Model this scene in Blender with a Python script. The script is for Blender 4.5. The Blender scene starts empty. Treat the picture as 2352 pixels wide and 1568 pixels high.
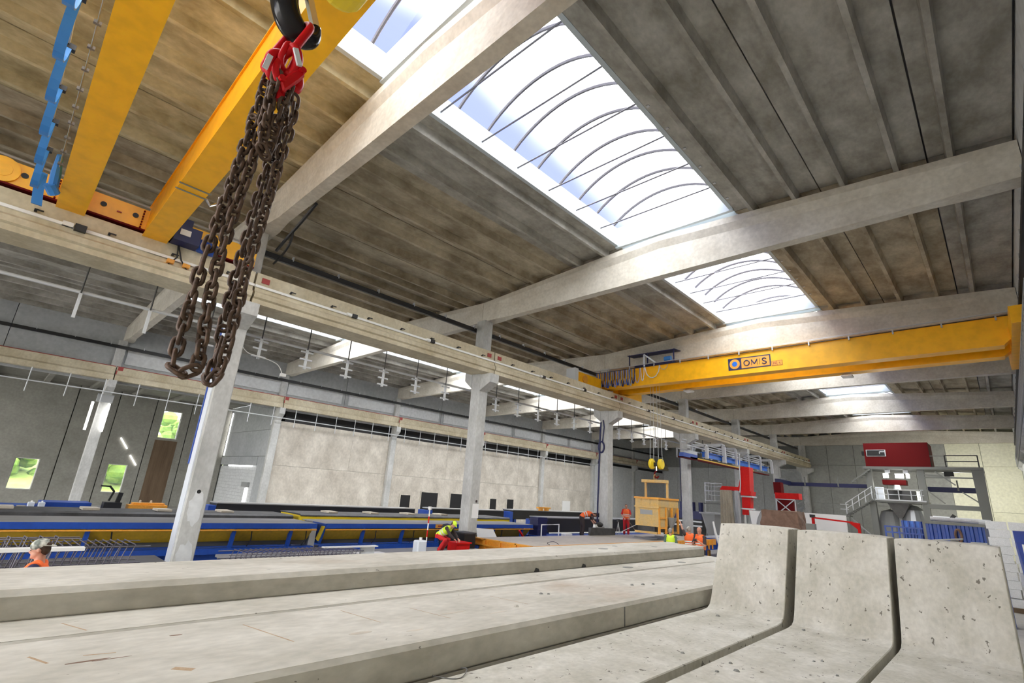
import bpy, bmesh, math, random
from mathutils import Vector, Matrix, Euler

random.seed(7)
PI = math.pi
SC = bpy.context.scene
COL = SC.collection

# ------------------------------------------------------------------ camera
YAW, PITCH, ROLL, FPX = 0.781, 0.298, 0.068, 1132.2
fwd = Vector((-math.sin(YAW) * math.cos(PITCH), math.cos(YAW) * math.cos(PITCH), math.sin(PITCH)))
r0 = fwd.cross(Vector((0, 0, 1))).normalized()
u0 = r0.cross(fwd)
RT = math.cos(ROLL) * r0 + math.sin(ROLL) * u0
UP = math.cos(ROLL) * u0 - math.sin(ROLL) * r0
cam = bpy.data.cameras.new('view_camera')
cam.sensor_width = 36.0
cam.lens = FPX / 2352 * 36.0
cam.clip_start = 0.05
cam.clip_end = 500
camo = bpy.data.objects.new('view_camera', cam)
COL.objects.link(camo)
mw = Matrix(((RT.x, UP.x, -fwd.x, 0), (RT.y, UP.y, -fwd.y, 0), (RT.z, UP.z, -fwd.z, 2.8), (0, 0, 0, 1)))
camo.matrix_world = mw
SC.camera = camo

# ------------------------------------------------------------------ sky
world = bpy.data.worlds.new('sky')
SC.world = world
world.use_nodes = True
nt = world.node_tree
for n in list(nt.nodes):
    nt.nodes.remove(n)
N = nt.nodes.new
L = nt.links.new
tc = N('ShaderNodeTexCoord')
sep = N('ShaderNodeSeparateXYZ'); L(tc.outputs['Generated'], sep.inputs[0])
# hazy bright half of the sky on the +x side of the hall, clear blue on the -x side
m1 = N('ShaderNodeMath'); m1.operation = 'MULTIPLY'; m1.inputs[1].default_value = 0.72; L(sep.outputs['Z'], m1.inputs[0])
m2 = N('ShaderNodeMath'); m2.operation = 'ADD'; L(sep.outputs['X'], m2.inputs[0]); L(m1.outputs[0], m2.inputs[1])
ns = N('ShaderNodeTexNoise'); ns.inputs['Scale'].default_value = 2.6; ns.inputs['Detail'].default_value = 3
L(tc.outputs['Generated'], ns.inputs['Vector'])
m3 = N('ShaderNodeMath'); m3.operation = 'MULTIPLY_ADD'; m3.inputs[1].default_value = 0.30; m3.inputs[2].default_value = -0.15
L(ns.outputs['Fac'], m3.inputs[0])
m4 = N('ShaderNodeMath'); m4.operation = 'ADD'; L(m2.outputs[0], m4.inputs[0]); L(m3.outputs[0], m4.inputs[1])
mr = N('ShaderNodeMapRange'); mr.interpolation_type = 'SMOOTHSTEP'
mr.inputs['From Min'].default_value = -0.13; mr.inputs['From Max'].default_value = 0.13
L(m4.outputs[0], mr.inputs['Value'])
hz = N('ShaderNodeMapRange'); hz.interpolation_type = 'SMOOTHSTEP'
hz.inputs['From Min'].default_value = 0.22; hz.inputs['From Max'].default_value = 0.06
L(sep.outputs['Z'], hz.inputs['Value'])
mx = N('ShaderNodeMath'); mx.operation = 'MAXIMUM'; L(mr.outputs[0], mx.inputs[0]); L(hz.outputs[0], mx.inputs[1])
cm = N('ShaderNodeMixRGB'); cm.inputs[1].default_value = (0.055, 0.066, 0.19, 1); cm.inputs[2].default_value = (1.0, 0.985, 0.96, 1)
L(mx.outputs[0], cm.inputs[0])
bg = N('ShaderNodeBackground'); bg.inputs['Strength'].default_value = 4.2
L(cm.outputs[0], bg.inputs['Color'])
ow = N('ShaderNodeOutputWorld'); L(bg.outputs[0], ow.inputs[0])

# flood lamps of the batching tower (their housings are built with the tower)
for loc, tgt, pw_, sz in (((-3.0, 54.6, 6.55), (0.4, 64.3, 3.5), 380, .6), ((-6.0, 52.0, 6.2), (-6.2, 51.0, 4.5), 120, .4)):
    la = bpy.data.lights.new('flood_light', 'AREA'); la.energy = pw_; la.size = sz; la.color = (1.0, .97, .90)
    lo = bpy.data.objects.new('flood_light', la); COL.objects.link(lo)
    lo.location = loc; lo.rotation_euler = (Vector(tgt) - Vector(loc)).to_track_quat('-Z', 'Y').to_euler()

# ------------------------------------------------------------------ exposure
SC.view_settings.view_transform = 'Standard'
SC.view_settings.look = 'None'
SC.view_settings.gamma = 1.0
SC.view_settings.use_curve_mapping = False
SC.view_settings.exposure = 1.15
SC.cycles.max_bounces = 10
SC.cycles.diffuse_bounces = 7
SC.cycles.glossy_bounces = 3
SC.cycles.transparent_max_bounces = 12
SC.cycles.use_denoising = True
SC.cycles.caustics_reflective = False
SC.cycles.caustics_refractive = False
SC.cycles.sample_clamp_indirect = 8.0

# ------------------------------------------------------------------ materials
def new_mat(name):
    m = bpy.data.materials.new(name); m.use_nodes = True
    return m, m.node_tree, m.node_tree.nodes['Principled BSDF']

def mat(name, c, rough=0.6, metal=0.0, c2=None, scale=3.0, stretch=(1, 1, 1), detail=5, bump=0.0, lo=0.35, hi=0.68,
        pits=None, pit_scale=9.0, coat=0.0, rust=0.0, emit=0.0):
    m, t, b = new_mat(name)
    n = t.nodes.new; l = t.links.new
    b.inputs['Roughness'].default_value = rough
    b.inputs['Metallic'].default_value = metal
    if coat: b.inputs['Coat Weight'].default_value = coat
    col = None
    c = tuple(c) + (1,)
    if c2 is None:
        b.inputs['Base Color'].default_value = c
        if emit:
            b.inputs['Emission Color'].default_value = c; b.inputs['Emission Strength'].default_value = emit
        return m
    tx = n('ShaderNodeTexCoord'); oi = n('ShaderNodeObjectInfo')
    sc = n('ShaderNodeVectorMath'); sc.operation = 'MULTIPLY'; sc.inputs[1].default_value = stretch
    l(tx.outputs['Object'], sc.inputs[0])
    of = n('ShaderNodeVectorMath'); of.operation = 'ADD'
    rm = n('ShaderNodeMath'); rm.operation = 'MULTIPLY'; rm.inputs[1].default_value = 57.0
    l(oi.outputs['Random'], rm.inputs[0]); l(sc.outputs[0], of.inputs[0]); l(rm.outputs[0], of.inputs[1])
    nz = n('ShaderNodeTexNoise'); nz.inputs['Scale'].default_value = scale; nz.inputs['Detail'].default_value = detail
    nz.inputs['Roughness'].default_value = 0.62
    l(of.outputs[0], nz.inputs['Vector'])
    cr = n('ShaderNodeMapRange'); cr.inputs['From Min'].default_value = lo; cr.inputs['From Max'].default_value = hi
    l(nz.outputs['Fac'], cr.inputs['Value'])
    mixc = n('ShaderNodeMixRGB'); mixc.inputs[1].default_value = c; mixc.inputs[2].default_value = tuple(c2) + (1,)
    l(cr.outputs[0], mixc.inputs[0])
    col = mixc.outputs[0]
    # fine grain
    ng = n('ShaderNodeTexNoise'); ng.inputs['Scale'].default_value = scale * 9; ng.inputs['Detail'].default_value = 3
    l(of.outputs[0], ng.inputs['Vector'])
    gm = n('ShaderNodeMapRange'); gm.inputs['From Min'].default_value = 0.3; gm.inputs['From Max'].default_value = 0.7
    gm.inputs['To Min'].default_value = 0.90; gm.inputs['To Max'].default_value = 1.08
    l(ng.outputs['Fac'], gm.inputs['Value'])
    mg = n('ShaderNodeMixRGB'); mg.blend_type = 'MULTIPLY'; mg.inputs[0].default_value = 1.0
    l(col, mg.inputs[1]); l(gm.outputs[0], mg.inputs[2]); col = mg.outputs[0]
    if rust:
        nr = n('ShaderNodeTexNoise'); nr.inputs['Scale'].default_value = scale * 0.7; nr.inputs['Detail'].default_value = 6
        sr = n('ShaderNodeVectorMath'); sr.operation = 'ADD'; sr.inputs[1].default_value = (13, 7, 3)
        l(of.outputs[0], sr.inputs[0]); l(sr.outputs[0], nr.inputs['Vector'])
        rr = n('ShaderNodeMapRange'); rr.inputs['From Min'].default_value = 0.62; rr.inputs['From Max'].default_value = 0.80
        rr.inputs['To Max'].default_value = rust
        l(nr.outputs['Fac'], rr.inputs['Value'])
        mxr = n('ShaderNodeMixRGB'); mxr.inputs[2].default_value = (0.33, 0.17, 0.07, 1)
        l(rr.outputs[0], mxr.inputs[0]); l(col, mxr.inputs[1]); col = mxr.outputs[0]
    if pits:
        vo = n('ShaderNodeTexVoronoi'); vo.inputs['Scale'].default_value = pit_scale
        wv = n('ShaderNodeTexNoise'); wv.inputs['Scale'].default_value = pit_scale * 2.5
        wa = n('ShaderNodeVectorMath'); wa.operation = 'SCALE'; wa.inputs['Scale'].default_value = 0.12
        wb = n('ShaderNodeVectorMath'); wb.operation = 'ADD'
        l(of.outputs[0], wv.inputs['Vector']); l(wv.outputs['Color'], wa.inputs[0])
        l(of.outputs[0], wb.inputs[0]); l(wa.outputs[0], wb.inputs[1]); l(wb.outputs[0], vo.inputs['Vector'])
        sepc = n('ShaderNodeSeparateColor'); l(vo.outputs['Color'], sepc.inputs[0])
        lt = n('ShaderNodeMath'); lt.operation = 'MULTIPLY_ADD'; lt.inputs[1].default_value = 0.26; lt.inputs[2].default_value = pits
        l(sepc.outputs[0], lt.inputs[0])
        cmp_ = n('ShaderNodeMath'); cmp_.operation = 'LESS_THAN'; l(vo.outputs['Distance'], cmp_.inputs[0]); l(lt.outputs[0], cmp_.inputs[1])
        mp = n('ShaderNodeMixRGB'); mp.inputs[2].default_value = (0.10, 0.085, 0.07, 1)
        pm = n('ShaderNodeMath'); pm.operation = 'MULTIPLY'; pm.inputs[1].default_value = 0.85; l(cmp_.outputs[0], pm.inputs[0])
        l(pm.outputs[0], mp.inputs[0]); l(col, mp.inputs[1]); col = mp.outputs[0]
    l(col, b.inputs['Base Color'])
    if bump:
        bp = n('ShaderNodeBump'); bp.inputs['Strength'].default_value = bump; bp.inputs['Distance'].default_value = 0.02
        l(nz.outputs['Fac'], bp.inputs['Height']); l(bp.outputs[0], b.inputs['Normal'])
    return m

M = {}
M['roof'] = mat('roof concrete', (0.26, 0.215, 0.145), 0.85, c2=(0.53, 0.47, 0.35), scale=1.0, stretch=(1.3, 0.75, 1), detail=10, bump=0.25, lo=0.36, hi=0.66)
M['roofwarm'] = mat('ochre roof concrete', (0.28, 0.235, 0.125), 0.85, c2=(0.62, 0.555, 0.37), scale=1.0, stretch=(1.3, 0.75, 1), detail=10, bump=0.25, lo=0.34, hi=0.68)
M['roofgrey'] = mat('grey roof concrete', (0.25, 0.235, 0.20), 0.85, c2=(0.48, 0.465, 0.42), scale=1.0, stretch=(1.3, 0.75, 1), detail=10, bump=0.25, lo=0.36, hi=0.66)
M['deck'] = mat('roof membrane', (0.2, 0.2, 0.2), 0.9)
M['beam'] = mat('beam concrete', (0.52, 0.485, 0.415), 0.8, c2=(0.66, 0.63, 0.56), scale=1.1, detail=7, bump=0.12)
M['column'] = mat('column concrete', (0.43, 0.435, 0.42), 0.75, c2=(0.60, 0.605, 0.59), scale=1.3, stretch=(1, 1, .6), detail=8, bump=0.1)
M['runway'] = mat('runway concrete', (0.47, 0.405, 0.275), 0.8, c2=(0.66, 0.60, 0.45), scale=1.0, stretch=(1, 1, .8), detail=8, bump=0.15)
M['slab'] = mat('slab concrete', (0.41, 0.39, 0.335), 0.8, c2=(0.58, 0.56, 0.505), scale=1.7, stretch=(1, .5, 1), detail=10, bump=0.22, rust=0.35, pits=-0.15, pit_scale=9.0)
M['lunit'] = mat('pitted concrete', (0.43, 0.415, 0.355), 0.8, c2=(0.60, 0.585, 0.535), scale=2.2, stretch=(1.25, 1, .8), detail=9, bump=0.2, pits=-0.03, pit_scale=11.0)
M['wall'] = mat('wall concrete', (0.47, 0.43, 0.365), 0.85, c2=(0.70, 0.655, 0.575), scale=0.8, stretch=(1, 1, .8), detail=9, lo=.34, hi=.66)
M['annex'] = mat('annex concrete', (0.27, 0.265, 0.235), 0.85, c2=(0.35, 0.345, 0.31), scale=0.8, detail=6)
M['panelgrey'] = mat('upper wall panel', (0.40, 0.42, 0.43), 0.6, c2=(0.47, 0.49, 0.50), scale=0.5)
M['panelwhite'] = mat('white wall panel', (0.66, 0.68, 0.69), 0.6, c2=(0.72, 0.74, 0.75), scale=0.5)
M['panelgreen'] = mat('pale green panel', (0.76, 0.76, 0.60), 0.6, c2=(0.82, 0.82, 0.67), scale=0.6)
M['enddark'] = mat('grey end panel', (0.30, 0.31, 0.29), 0.7, c2=(0.36, 0.37, 0.35), scale=0.6)
M['floor'] = mat('hall floor', (0.33, 0.32, 0.30), 0.55, c2=(0.43, 0.42, 0.39), scale=0.7, detail=6)
M['yellow'] = mat('crane yellow', (0.97, 0.475, 0.004), 0.38, c2=(0.98, 0.50, 0.006), scale=0.4)
M['yellow2'] = mat('mould yellow', (0.62, 0.38, 0.015), 0.45, c2=(0.74, 0.47, 0.03), scale=1.2)
M['orange'] = mat('orange paint', (0.85, 0.38, 0.03), 0.5, c2=(0.72, 0.33, 0.06), scale=2)
M['skip'] = mat('worn skip yellow', (0.72, 0.46, 0.14), 0.7, c2=(0.55, 0.42, 0.22), scale=2.2, detail=8, bump=0.1)
M['blue'] = mat('blue paint', (0.01, 0.055, 0.33), 0.4, c2=(0.015, 0.075, 0.40), scale=1.5)
M['brightblue'] = mat('bright blue paint', (0.015, 0.14, 0.62), 0.4, c2=(0.02, 0.17, 0.70), scale=1.5)
M['lightblue'] = mat('blue cable sheath', (0.04, 0.22, 0.60), 0.45)
M['navy'] = mat('navy paint', (0.012, 0.016, 0.085), 0.5)
M['black'] = mat('black steel', (0.012, 0.012, 0.013), 0.5)
M['glossblack'] = mat('black hook enamel', (0.012, 0.011, 0.012), 0.2)
M['rubber'] = mat('black tarp', (0.03, 0.03, 0.032), 0.6, c2=(0.075, 0.075, 0.08), scale=2)
M['darkplate'] = mat('dark steel plate', (0.10, 0.10, 0.10), 0.5, c2=(0.17, 0.165, 0.16), scale=1.2, stretch=(1, .3, 1))
M['greyplate'] = mat('grey steel plate', (0.27, 0.27, 0.265), 0.45, c2=(0.36, 0.355, 0.345), scale=1.0, stretch=(1, .3, 1))
M['steel'] = mat('galvanised steel', (0.52, 0.54, 0.56), 0.4, metal=0.55)
M['greysteel'] = mat('grey painted steel', (0.33, 0.34, 0.34), 0.5)
M['roddark'] = mat('dark rod steel', (0.06, 0.06, 0.06), 0.5)
M['midgrey'] = mat('grey green steel', (0.20, 0.205, 0.19), 0.55)
M['lightsteel'] = mat('light grey frame', (0.62, 0.64, 0.66), 0.45)
M['chrome'] = mat('bright steel', (0.75, 0.76, 0.78), 0.22, metal=0.9)
M['rust'] = mat('rusty chain steel', (0.060, 0.036, 0.024), 0.48, metal=0.35, c2=(0.125, 0.072, 0.045), scale=30, detail=4)
M['rebar'] = mat('rebar steel', (0.15, 0.14, 0.17), 0.55, metal=0.3)
M['red'] = mat('red enamel', (0.50, 0.004, 0.008), 0.4)
M['redpaint'] = mat('red paint', (0.66, 0.008, 0.006), 0.55, c2=(0.56, 0.006, 0.006), scale=1.4)
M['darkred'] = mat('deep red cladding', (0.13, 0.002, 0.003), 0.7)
M['redmark'] = mat('red bracket plate', (0.34, 0.045, 0.04), 0.6)
M['white'] = mat('white paint', (0.82, 0.82, 0.80), 0.5)
M['curb'] = mat('pale curb sheet', (0.50, 0.56, 0.60), 0.5)
M['alu'] = mat('skylight aluminium', (0.13, 0.125, 0.14), 0.5)
M['paper'] = mat('paper', (0.85, 0.85, 0.84), 0.8)
M['wetconcrete'] = mat('wet concrete', (0.48, 0.43, 0.355), 0.5, c2=(0.56, 0.51, 0.43), scale=0.8)
M['tan'] = mat('tan tarpaulin', (0.33, 0.29, 0.22), 0.8, c2=(0.42, 0.375, 0.29), scale=3, stretch=(1, 1, .3), bump=0.6)
M['greytarp'] = mat('grey tarpaulin', (0.50, 0.51, 0.53), 0.7, c2=(0.60, 0.61, 0.63), scale=3, stretch=(1, 1, .3), bump=0.6)
M['browntarp'] = mat('brown tarpaulin', (0.15, 0.085, 0.055), 0.65, c2=(0.22, 0.13, 0.09), scale=4, bump=0.6)
M['block'] = mat('aerated block', (0.82, 0.84, 0.86), 0.9, c2=(0.88, 0.89, 0.91), scale=5)
M['lilac'] = mat('lilac cable', (0.30, 0.28, 0.42), 0.5)
M['orangevest'] = mat('orange vest cloth', (0.95, 0.16, 0.03), 0.7)
M['limevest'] = mat('lime vest cloth', (0.70, 0.95, 0.05), 0.7)
M['redcloth'] = mat('red work cloth', (0.62, 0.015, 0.02), 0.75)
M['navycloth'] = mat('navy work cloth', (0.018, 0.016, 0.055), 0.8)
M['darkcloth'] = mat('dark work cloth', (0.045, 0.03, 0.03), 0.8)
M['greencloth'] = mat('grey green cloth', (0.10, 0.17, 0.13), 0.8)
M['skin'] = mat('skin', (0.58, 0.29, 0.20), 0.55)
M['hair'] = mat('brown hair', (0.05, 0.028, 0.016), 0.7)
M['greyhair'] = mat('grey hair', (0.28, 0.25, 0.22), 0.7)
M['capcloth'] = mat('pale cap cloth', (0.62, 0.62, 0.55), 0.8, c2=(0.16, 0.18, 0.16), scale=9, detail=2, lo=.45, hi=.6)
M['eye'] = mat('eye', (0.02, 0.015, 0.012), 0.3)
M['stripe'] = mat('reflective stripe', (0.72, 0.74, 0.72), 0.35)
M['plastic'] = mat('white plastic', (0.72, 0.77, 0.84), 0.4)
M['yellowpaint'] = mat('bright yellow paint', (0.90, 0.66, 0.02), 0.45)
M['leaf'] = mat('hedge leaves', (0.10, 0.22, 0.03), 0.8, c2=(0.26, 0.36, 0.06), scale=1.2, detail=8, bump=1.0)
M['grass'] = mat('grass bank', (0.22, 0.32, 0.06), 0.9, c2=(0.36, 0.42, 0.12), scale=0.6, detail=8)
M['yard'] = mat('outside yard', (0.42, 0.41, 0.38), 0.9)
M['led'] = mat('led tube', (1.0, 0.98, 0.95), 0.4, emit=3.0)  # lamp tubes, and the glow put in for bright slots and panes
M['spot'] = mat('lamp face', (0.95, 0.95, 0.95), 0.4)
M['stainrust'] = mat('rust streak', (0.36, 0.24, 0.14), 0.85, c2=(0.46, 0.36, 0.25), scale=9)
M['stain'] = mat('timber cladding brown', (0.13, 0.085, 0.05), 0.8, c2=(0.19, 0.13, 0.08), scale=1.0, stretch=(1, 3, .2))

for k_ in ('red', 'redpaint', 'darkred', 'glossblack'):
    M[k_].node_tree.nodes['Principled BSDF'].inputs['Specular IOR Level'].default_value = 0.22
M['glossblack'].node_tree.nodes['Principled BSDF'].inputs['Roughness'].default_value = 0.14

def glass_mat(name, frost, tint):
    m, t, b = new_mat(name)
    n = t.nodes.new; l = t.links.new
    tr = n('ShaderNodeBsdfTransparent'); tr.inputs[0].default_value = tint + (1,)
    tl = n('ShaderNodeBsdfTranslucent'); tl.inputs[0].default_value = (0.85, 0.88, 0.92, 1)
    ms = n('ShaderNodeMixShader'); ms.inputs[0].default_value = frost
    l(tr.outputs[0], ms.inputs[1]); l(tl.outputs[0], ms.inputs[2])
    l(ms.outputs[0], t.nodes['Material Output'].inputs[0])
    t.nodes.remove(b)
    return m
M['glazing'] = glass_mat('skylight polycarbonate', 0.015, (0.97, 0.98, 1.0))
M['glass'] = glass_mat('window glass', 0.03, (0.96, 0.98, 0.97))

# ------------------------------------------------------------------ mesh helpers
class MB:
    def __init__(s): s.v = []; s.f = []
    def add(s, vs, fs):
        o = len(s.v); s.v += [tuple(p) for p in vs]; s.f += [tuple(i + o for i in f) for f in fs]; return s
    def box(s, x0, x1, y0, y1, z0, z1):
        vs = [(x, y, z) for z in (z0, z1) for y in (y0, y1) for x in (x0, x1)]
        return s.add(vs, [(0, 2, 3, 1), (4, 5, 7, 6), (0, 1, 5, 4), (2, 6, 7, 3), (0, 4, 6, 2), (1, 3, 7, 5)])
    def cbox(s, c, d):
        return s.box(c[0] - d[0] / 2, c[0] + d[0] / 2, c[1] - d[1] / 2, c[1] + d[1] / 2, c[2] - d[2] / 2, c[2] + d[2] / 2)
    def loft(s, rings, closed_ends=True):
        n = len(rings[0]); o = len(s.v)
        for r in rings: s.v += [tuple(p) for p in r]
        for k in range(len(rings) - 1):
            for i in range(n):
                j = (i + 1) % n
                s.f.append((o + k * n + i, o + k * n + j, o + (k + 1) * n + j, o + (k + 1) * n + i))
        if closed_ends:
            s.f.append(tuple(o + i for i in range(n))[::-1])
            s.f.append(tuple(o + (len(rings) - 1) * n + i for i in range(n)))
        return s
    def prism(s, prof, axis, a0, a1):
        # prof: list of 2D points; axis 'x': (y,z), 'y': (x,z), 'z': (x,y)
        def p3(p, a):
            return {'x': (a, p[0], p[1]), 'y': (p[0], a, p[1]), 'z': (p[0], p[1], a)}[axis]
        return s.loft([[p3(p, a0) for p in prof], [p3(p, a1) for p in prof]])
    def tube(s, pts, r, n=8, caps=True):
        pts = [Vector(p) for p in pts]
        rs = r if isinstance(r, (list, tuple)) else [r] * len(pts)
        rings = []; prev = None
        for i, p in enumerate(pts):
            if i == 0: t = pts[1] - p
            elif i == len(pts) - 1: t = p - pts[i - 1]
            else: t = (pts[i + 1] - p).normalized() + (p - pts[i - 1]).normalized()
            t.normalize()
            if prev is None:
                a = Vector((0, 0, 1)) if abs(t.z) < 0.9 else Vector((1, 0, 0))
                u = t.cross(a).normalized()
            else:
                u = (prev - t * prev.dot(t)).normalized()
            prev = u; w = t.cross(u)
            rings.append([p + (u * math.cos(2 * PI * k / n) + w * math.sin(2 * PI * k / n)) * rs[i] for k in range(n)])
        return s.loft(rings, caps)
    def bar(s, p, q, w, h=None):
        # rectangular bar between two points
        p = Vector(p); q = Vector(q); h = h or w
        t = (q - p).normalized()
        a = Vector((0, 0, 1)) if abs(t.z) < 0.95 else Vector((0, 1, 0))
        u = t.cross(a).normalized(); v = u.cross(t)
        rg = [[c + u * (sx * w / 2) + v * (sy * h / 2) for sx, sy in ((-1, -1), (1, -1), (1, 1), (-1, 1))] for c in (p, q)]
        return s.loft(rg)
    def lathe(s, prof, c=(0, 0, 0), n=16, axis='z'):
        rings = []
        for r, z in prof:
            rg = []
            for k in range(n):
                a = 2 * PI * k / n
                x, y = r * math.cos(a), r * math.sin(a)
                p = {'z': (x, y, z), 'x': (z, x, y), 'y': (y, z, x)}[axis]
                rg.append((p[0] + c[0], p[1] + c[1], p[2] + c[2]))
            rings.append(rg)
        return s.loft(rings)
    def ell(s, c, r, n=14, m=9):
        o = []
        for i in range(m + 1):
            th = PI * (i + .02 if i == 0 else (i - .02 if i == m else i)) / m
            o.append((math.sin(th), -math.cos(th)))
        rings = [[(c[0] + r[0] * q * math.cos(2 * PI * k / n), c[1] + r[1] * q * math.sin(2 * PI * k / n), c[2] + r[2] * zz) for k in range(n)] for q, zz in o]
        return s.loft(rings)
    def closed_tube(s, pts, r, n=8, nrm=None):
        pts = [Vector(p) for p in pts]; K = len(pts); o = len(s.v)
        for i, p in enumerate(pts):
            t = (pts[(i + 1) % K] - pts[i - 1]).normalized()
            u = nrm if nrm is not None else Vector((0, 0, 1))
            w = t.cross(u).normalized(); u2 = w.cross(t)
            for k in range(n):
                a = 2 * PI * k / n
                s.v.append(tuple(p + (u2 * math.cos(a) + w * math.sin(a)) * r))
        for i in range(K):
            j = (i + 1) % K
            for k in range(n):
                k2 = (k + 1) % n
                s.f.append((o + i * n + k, o + j * n + k, o + j * n + k2, o + i * n + k2))
        return s
    def mesh(s, name, m, smooth=False, bevel=0.0):
        me = bpy.data.meshes.new(name)
        me.from_pydata(s.v, [], s.f)
        bm = bmesh.new(); bm.from_mesh(me)
        bmesh.ops.recalc_face_normals(bm, faces=bm.faces)
        if bevel:
            ed = [e for e in bm.edges if len(e.link_faces) == 2 and e.calc_face_angle(0) > 0.6]
            bmesh.ops.bevel(bm, geom=ed, offset=bevel, segments=1, affect='EDGES', clamp_overlap=True)
        bm.to_mesh(me); bm.free()
        if smooth:
            me.polygons.foreach_set('use_smooth', [True] * len(me.polygons))
        me.materials.append(M[m] if isinstance(m, str) else m)
        return me
    def build(s, name, m, parent=None, smooth=False, bevel=0.0):
        return put(name, s.mesh(name, m, smooth, bevel), parent)

def put(name, me, parent=None, loc=None, rot=None):
    o = bpy.data.objects.new(name, me); COL.objects.link(o)
    if parent is not None:
        o.parent = parent
        # parts are written in hall coordinates unless a location is given
        if loc is None:
            o.matrix_parent_inverse = parent.matrix_basis.inverted()
    if loc is not None: o.location = loc
    if rot is not None: o.rotation_euler = rot
    return o

def thing(name, label, cat, loc=(0, 0, 0), rz=0.0, group=None):
    o = bpy.data.objects.new(name, None); COL.objects.link(o)
    o.empty_display_size = 0.2
    o.location = loc; o.rotation_euler = (0, 0, rz)
    o['label'] = label; o['category'] = cat
    if group: o['group'] = group
    return o

def tag(o, label, cat, group=None):
    o['label'] = label; o['category'] = cat
    if group: o['group'] = group
    return o

def struct(o, label=None):
    o['kind'] = 'structure'
    if label: o['label'] = label
    return o

def empty_struct(name, loc=(0, 0, 0)):
    o = bpy.data.objects.new(name, None); COL.objects.link(o); o.location = loc; o['kind'] = 'structure'
    return o

ORD = ['first', 'second', 'third', 'fourth', 'fifth', 'sixth', 'seventh', 'eighth', 'ninth', 'tenth']
Y0, DY = 4.2, 9.914
def yk(k): return Y0 + DY * k
# ================================================================== SETTING
def zt1(x): return 11.03 + 0.52 * (1 - abs(x + 7.23) / 8.65)
def zt2(x): return 11.03 + 0.52 * (1 - abs(x + 26.74) / 10.9)
YB, YE = yk(-2), 64.0            # hall back and far end

struct(MB().box(-50, 3, YB - 3, YE + 9.5, -0.12, 0).build('floor', 'floor'))
struct(MB().box(-140, 90, YB - 75, YE + 90, -0.35, -0.13).build('outside_ground', 'yard'))

# ---- ceiling: double-T roof slabs laid from beam to beam, membrane on top
ceil = MB()
def deck_strip(xa, za, xb, zb):
    ceil.prism([(xa, za), (xb, zb), (xb, zb + .12), (xa, za + .12)], 'y', YB, YE + .4)
deck_strip(-16.05, 11.41, -8.85, 11.85); deck_strip(-4.78, 11.79, 1.75, 11.41)
deck_strip(-38.2, 11.37, -30.12, 11.78); deck_strip(-24.0, 11.80, -16.05, 11.41)
ceil = ceil.build('ceiling', 'deck'); struct(ceil)

def tt_mesh(w, name, m_='roof'):
    h = w / 2; L_ = DY - .03
    b = MB()
    b.box(-h + .012, h - .012, 0, L_, .27, .345)
    for rx in ((-.575, .575) if w > 2 else (-.33,)):
        b.loft([[(rx - .055, y, 0), (rx + .055, y, 0), (rx + .10, y, .272), (rx - .10, y, .272)] for y in (0.0, L_)])
    return b.mesh(name, m_)
TT = tt_mesh(2.32, 'roof_slab'); TTN = tt_mesh(1.50, 'roof_slab_narrow'); TTW = tt_mesh(2.32, 'roof_slab_ochre', 'roofwarm'); TTG = tt_mesh(2.32, 'roof_slab_grey', 'roofgrey'); TTNG = tt_mesh(1.5, 'roof_slab_narrow_grey', 'roofgrey')
S1, S2 = 0.52 / 8.65, 0.52 / 10.9
def roof_slab(x, k, zt, slope, me=TT):
    put('roof_slab', me, ceil, (x, yk(k) + .145, zt(x) + 0.002), (0, -slope, 0))
for k in range(-2, 6):
    for x in (-14.57, -12.24, -9.95): roof_slab(x, k, zt1, S1, TTW if k < 0 else (TTG if x > -11 else TT))
    for x in (-3.58, -1.26): roof_slab(x, k, zt1, -S1, TTG if k < 1 else TT)
    roof_slab(0.66, k, zt1, -S1, TTNG)
    for x in (-36.9, -34.58, -32.26, -30.85): roof_slab(x, k, zt2, S2, TTG if x < -31 else TTNG)
    for x in (-22.84, -20.5, -18.17): roof_slab(x, k, zt2, -S2)
    roof_slab(-16.5, k, zt2, -S2, TTN)

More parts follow.
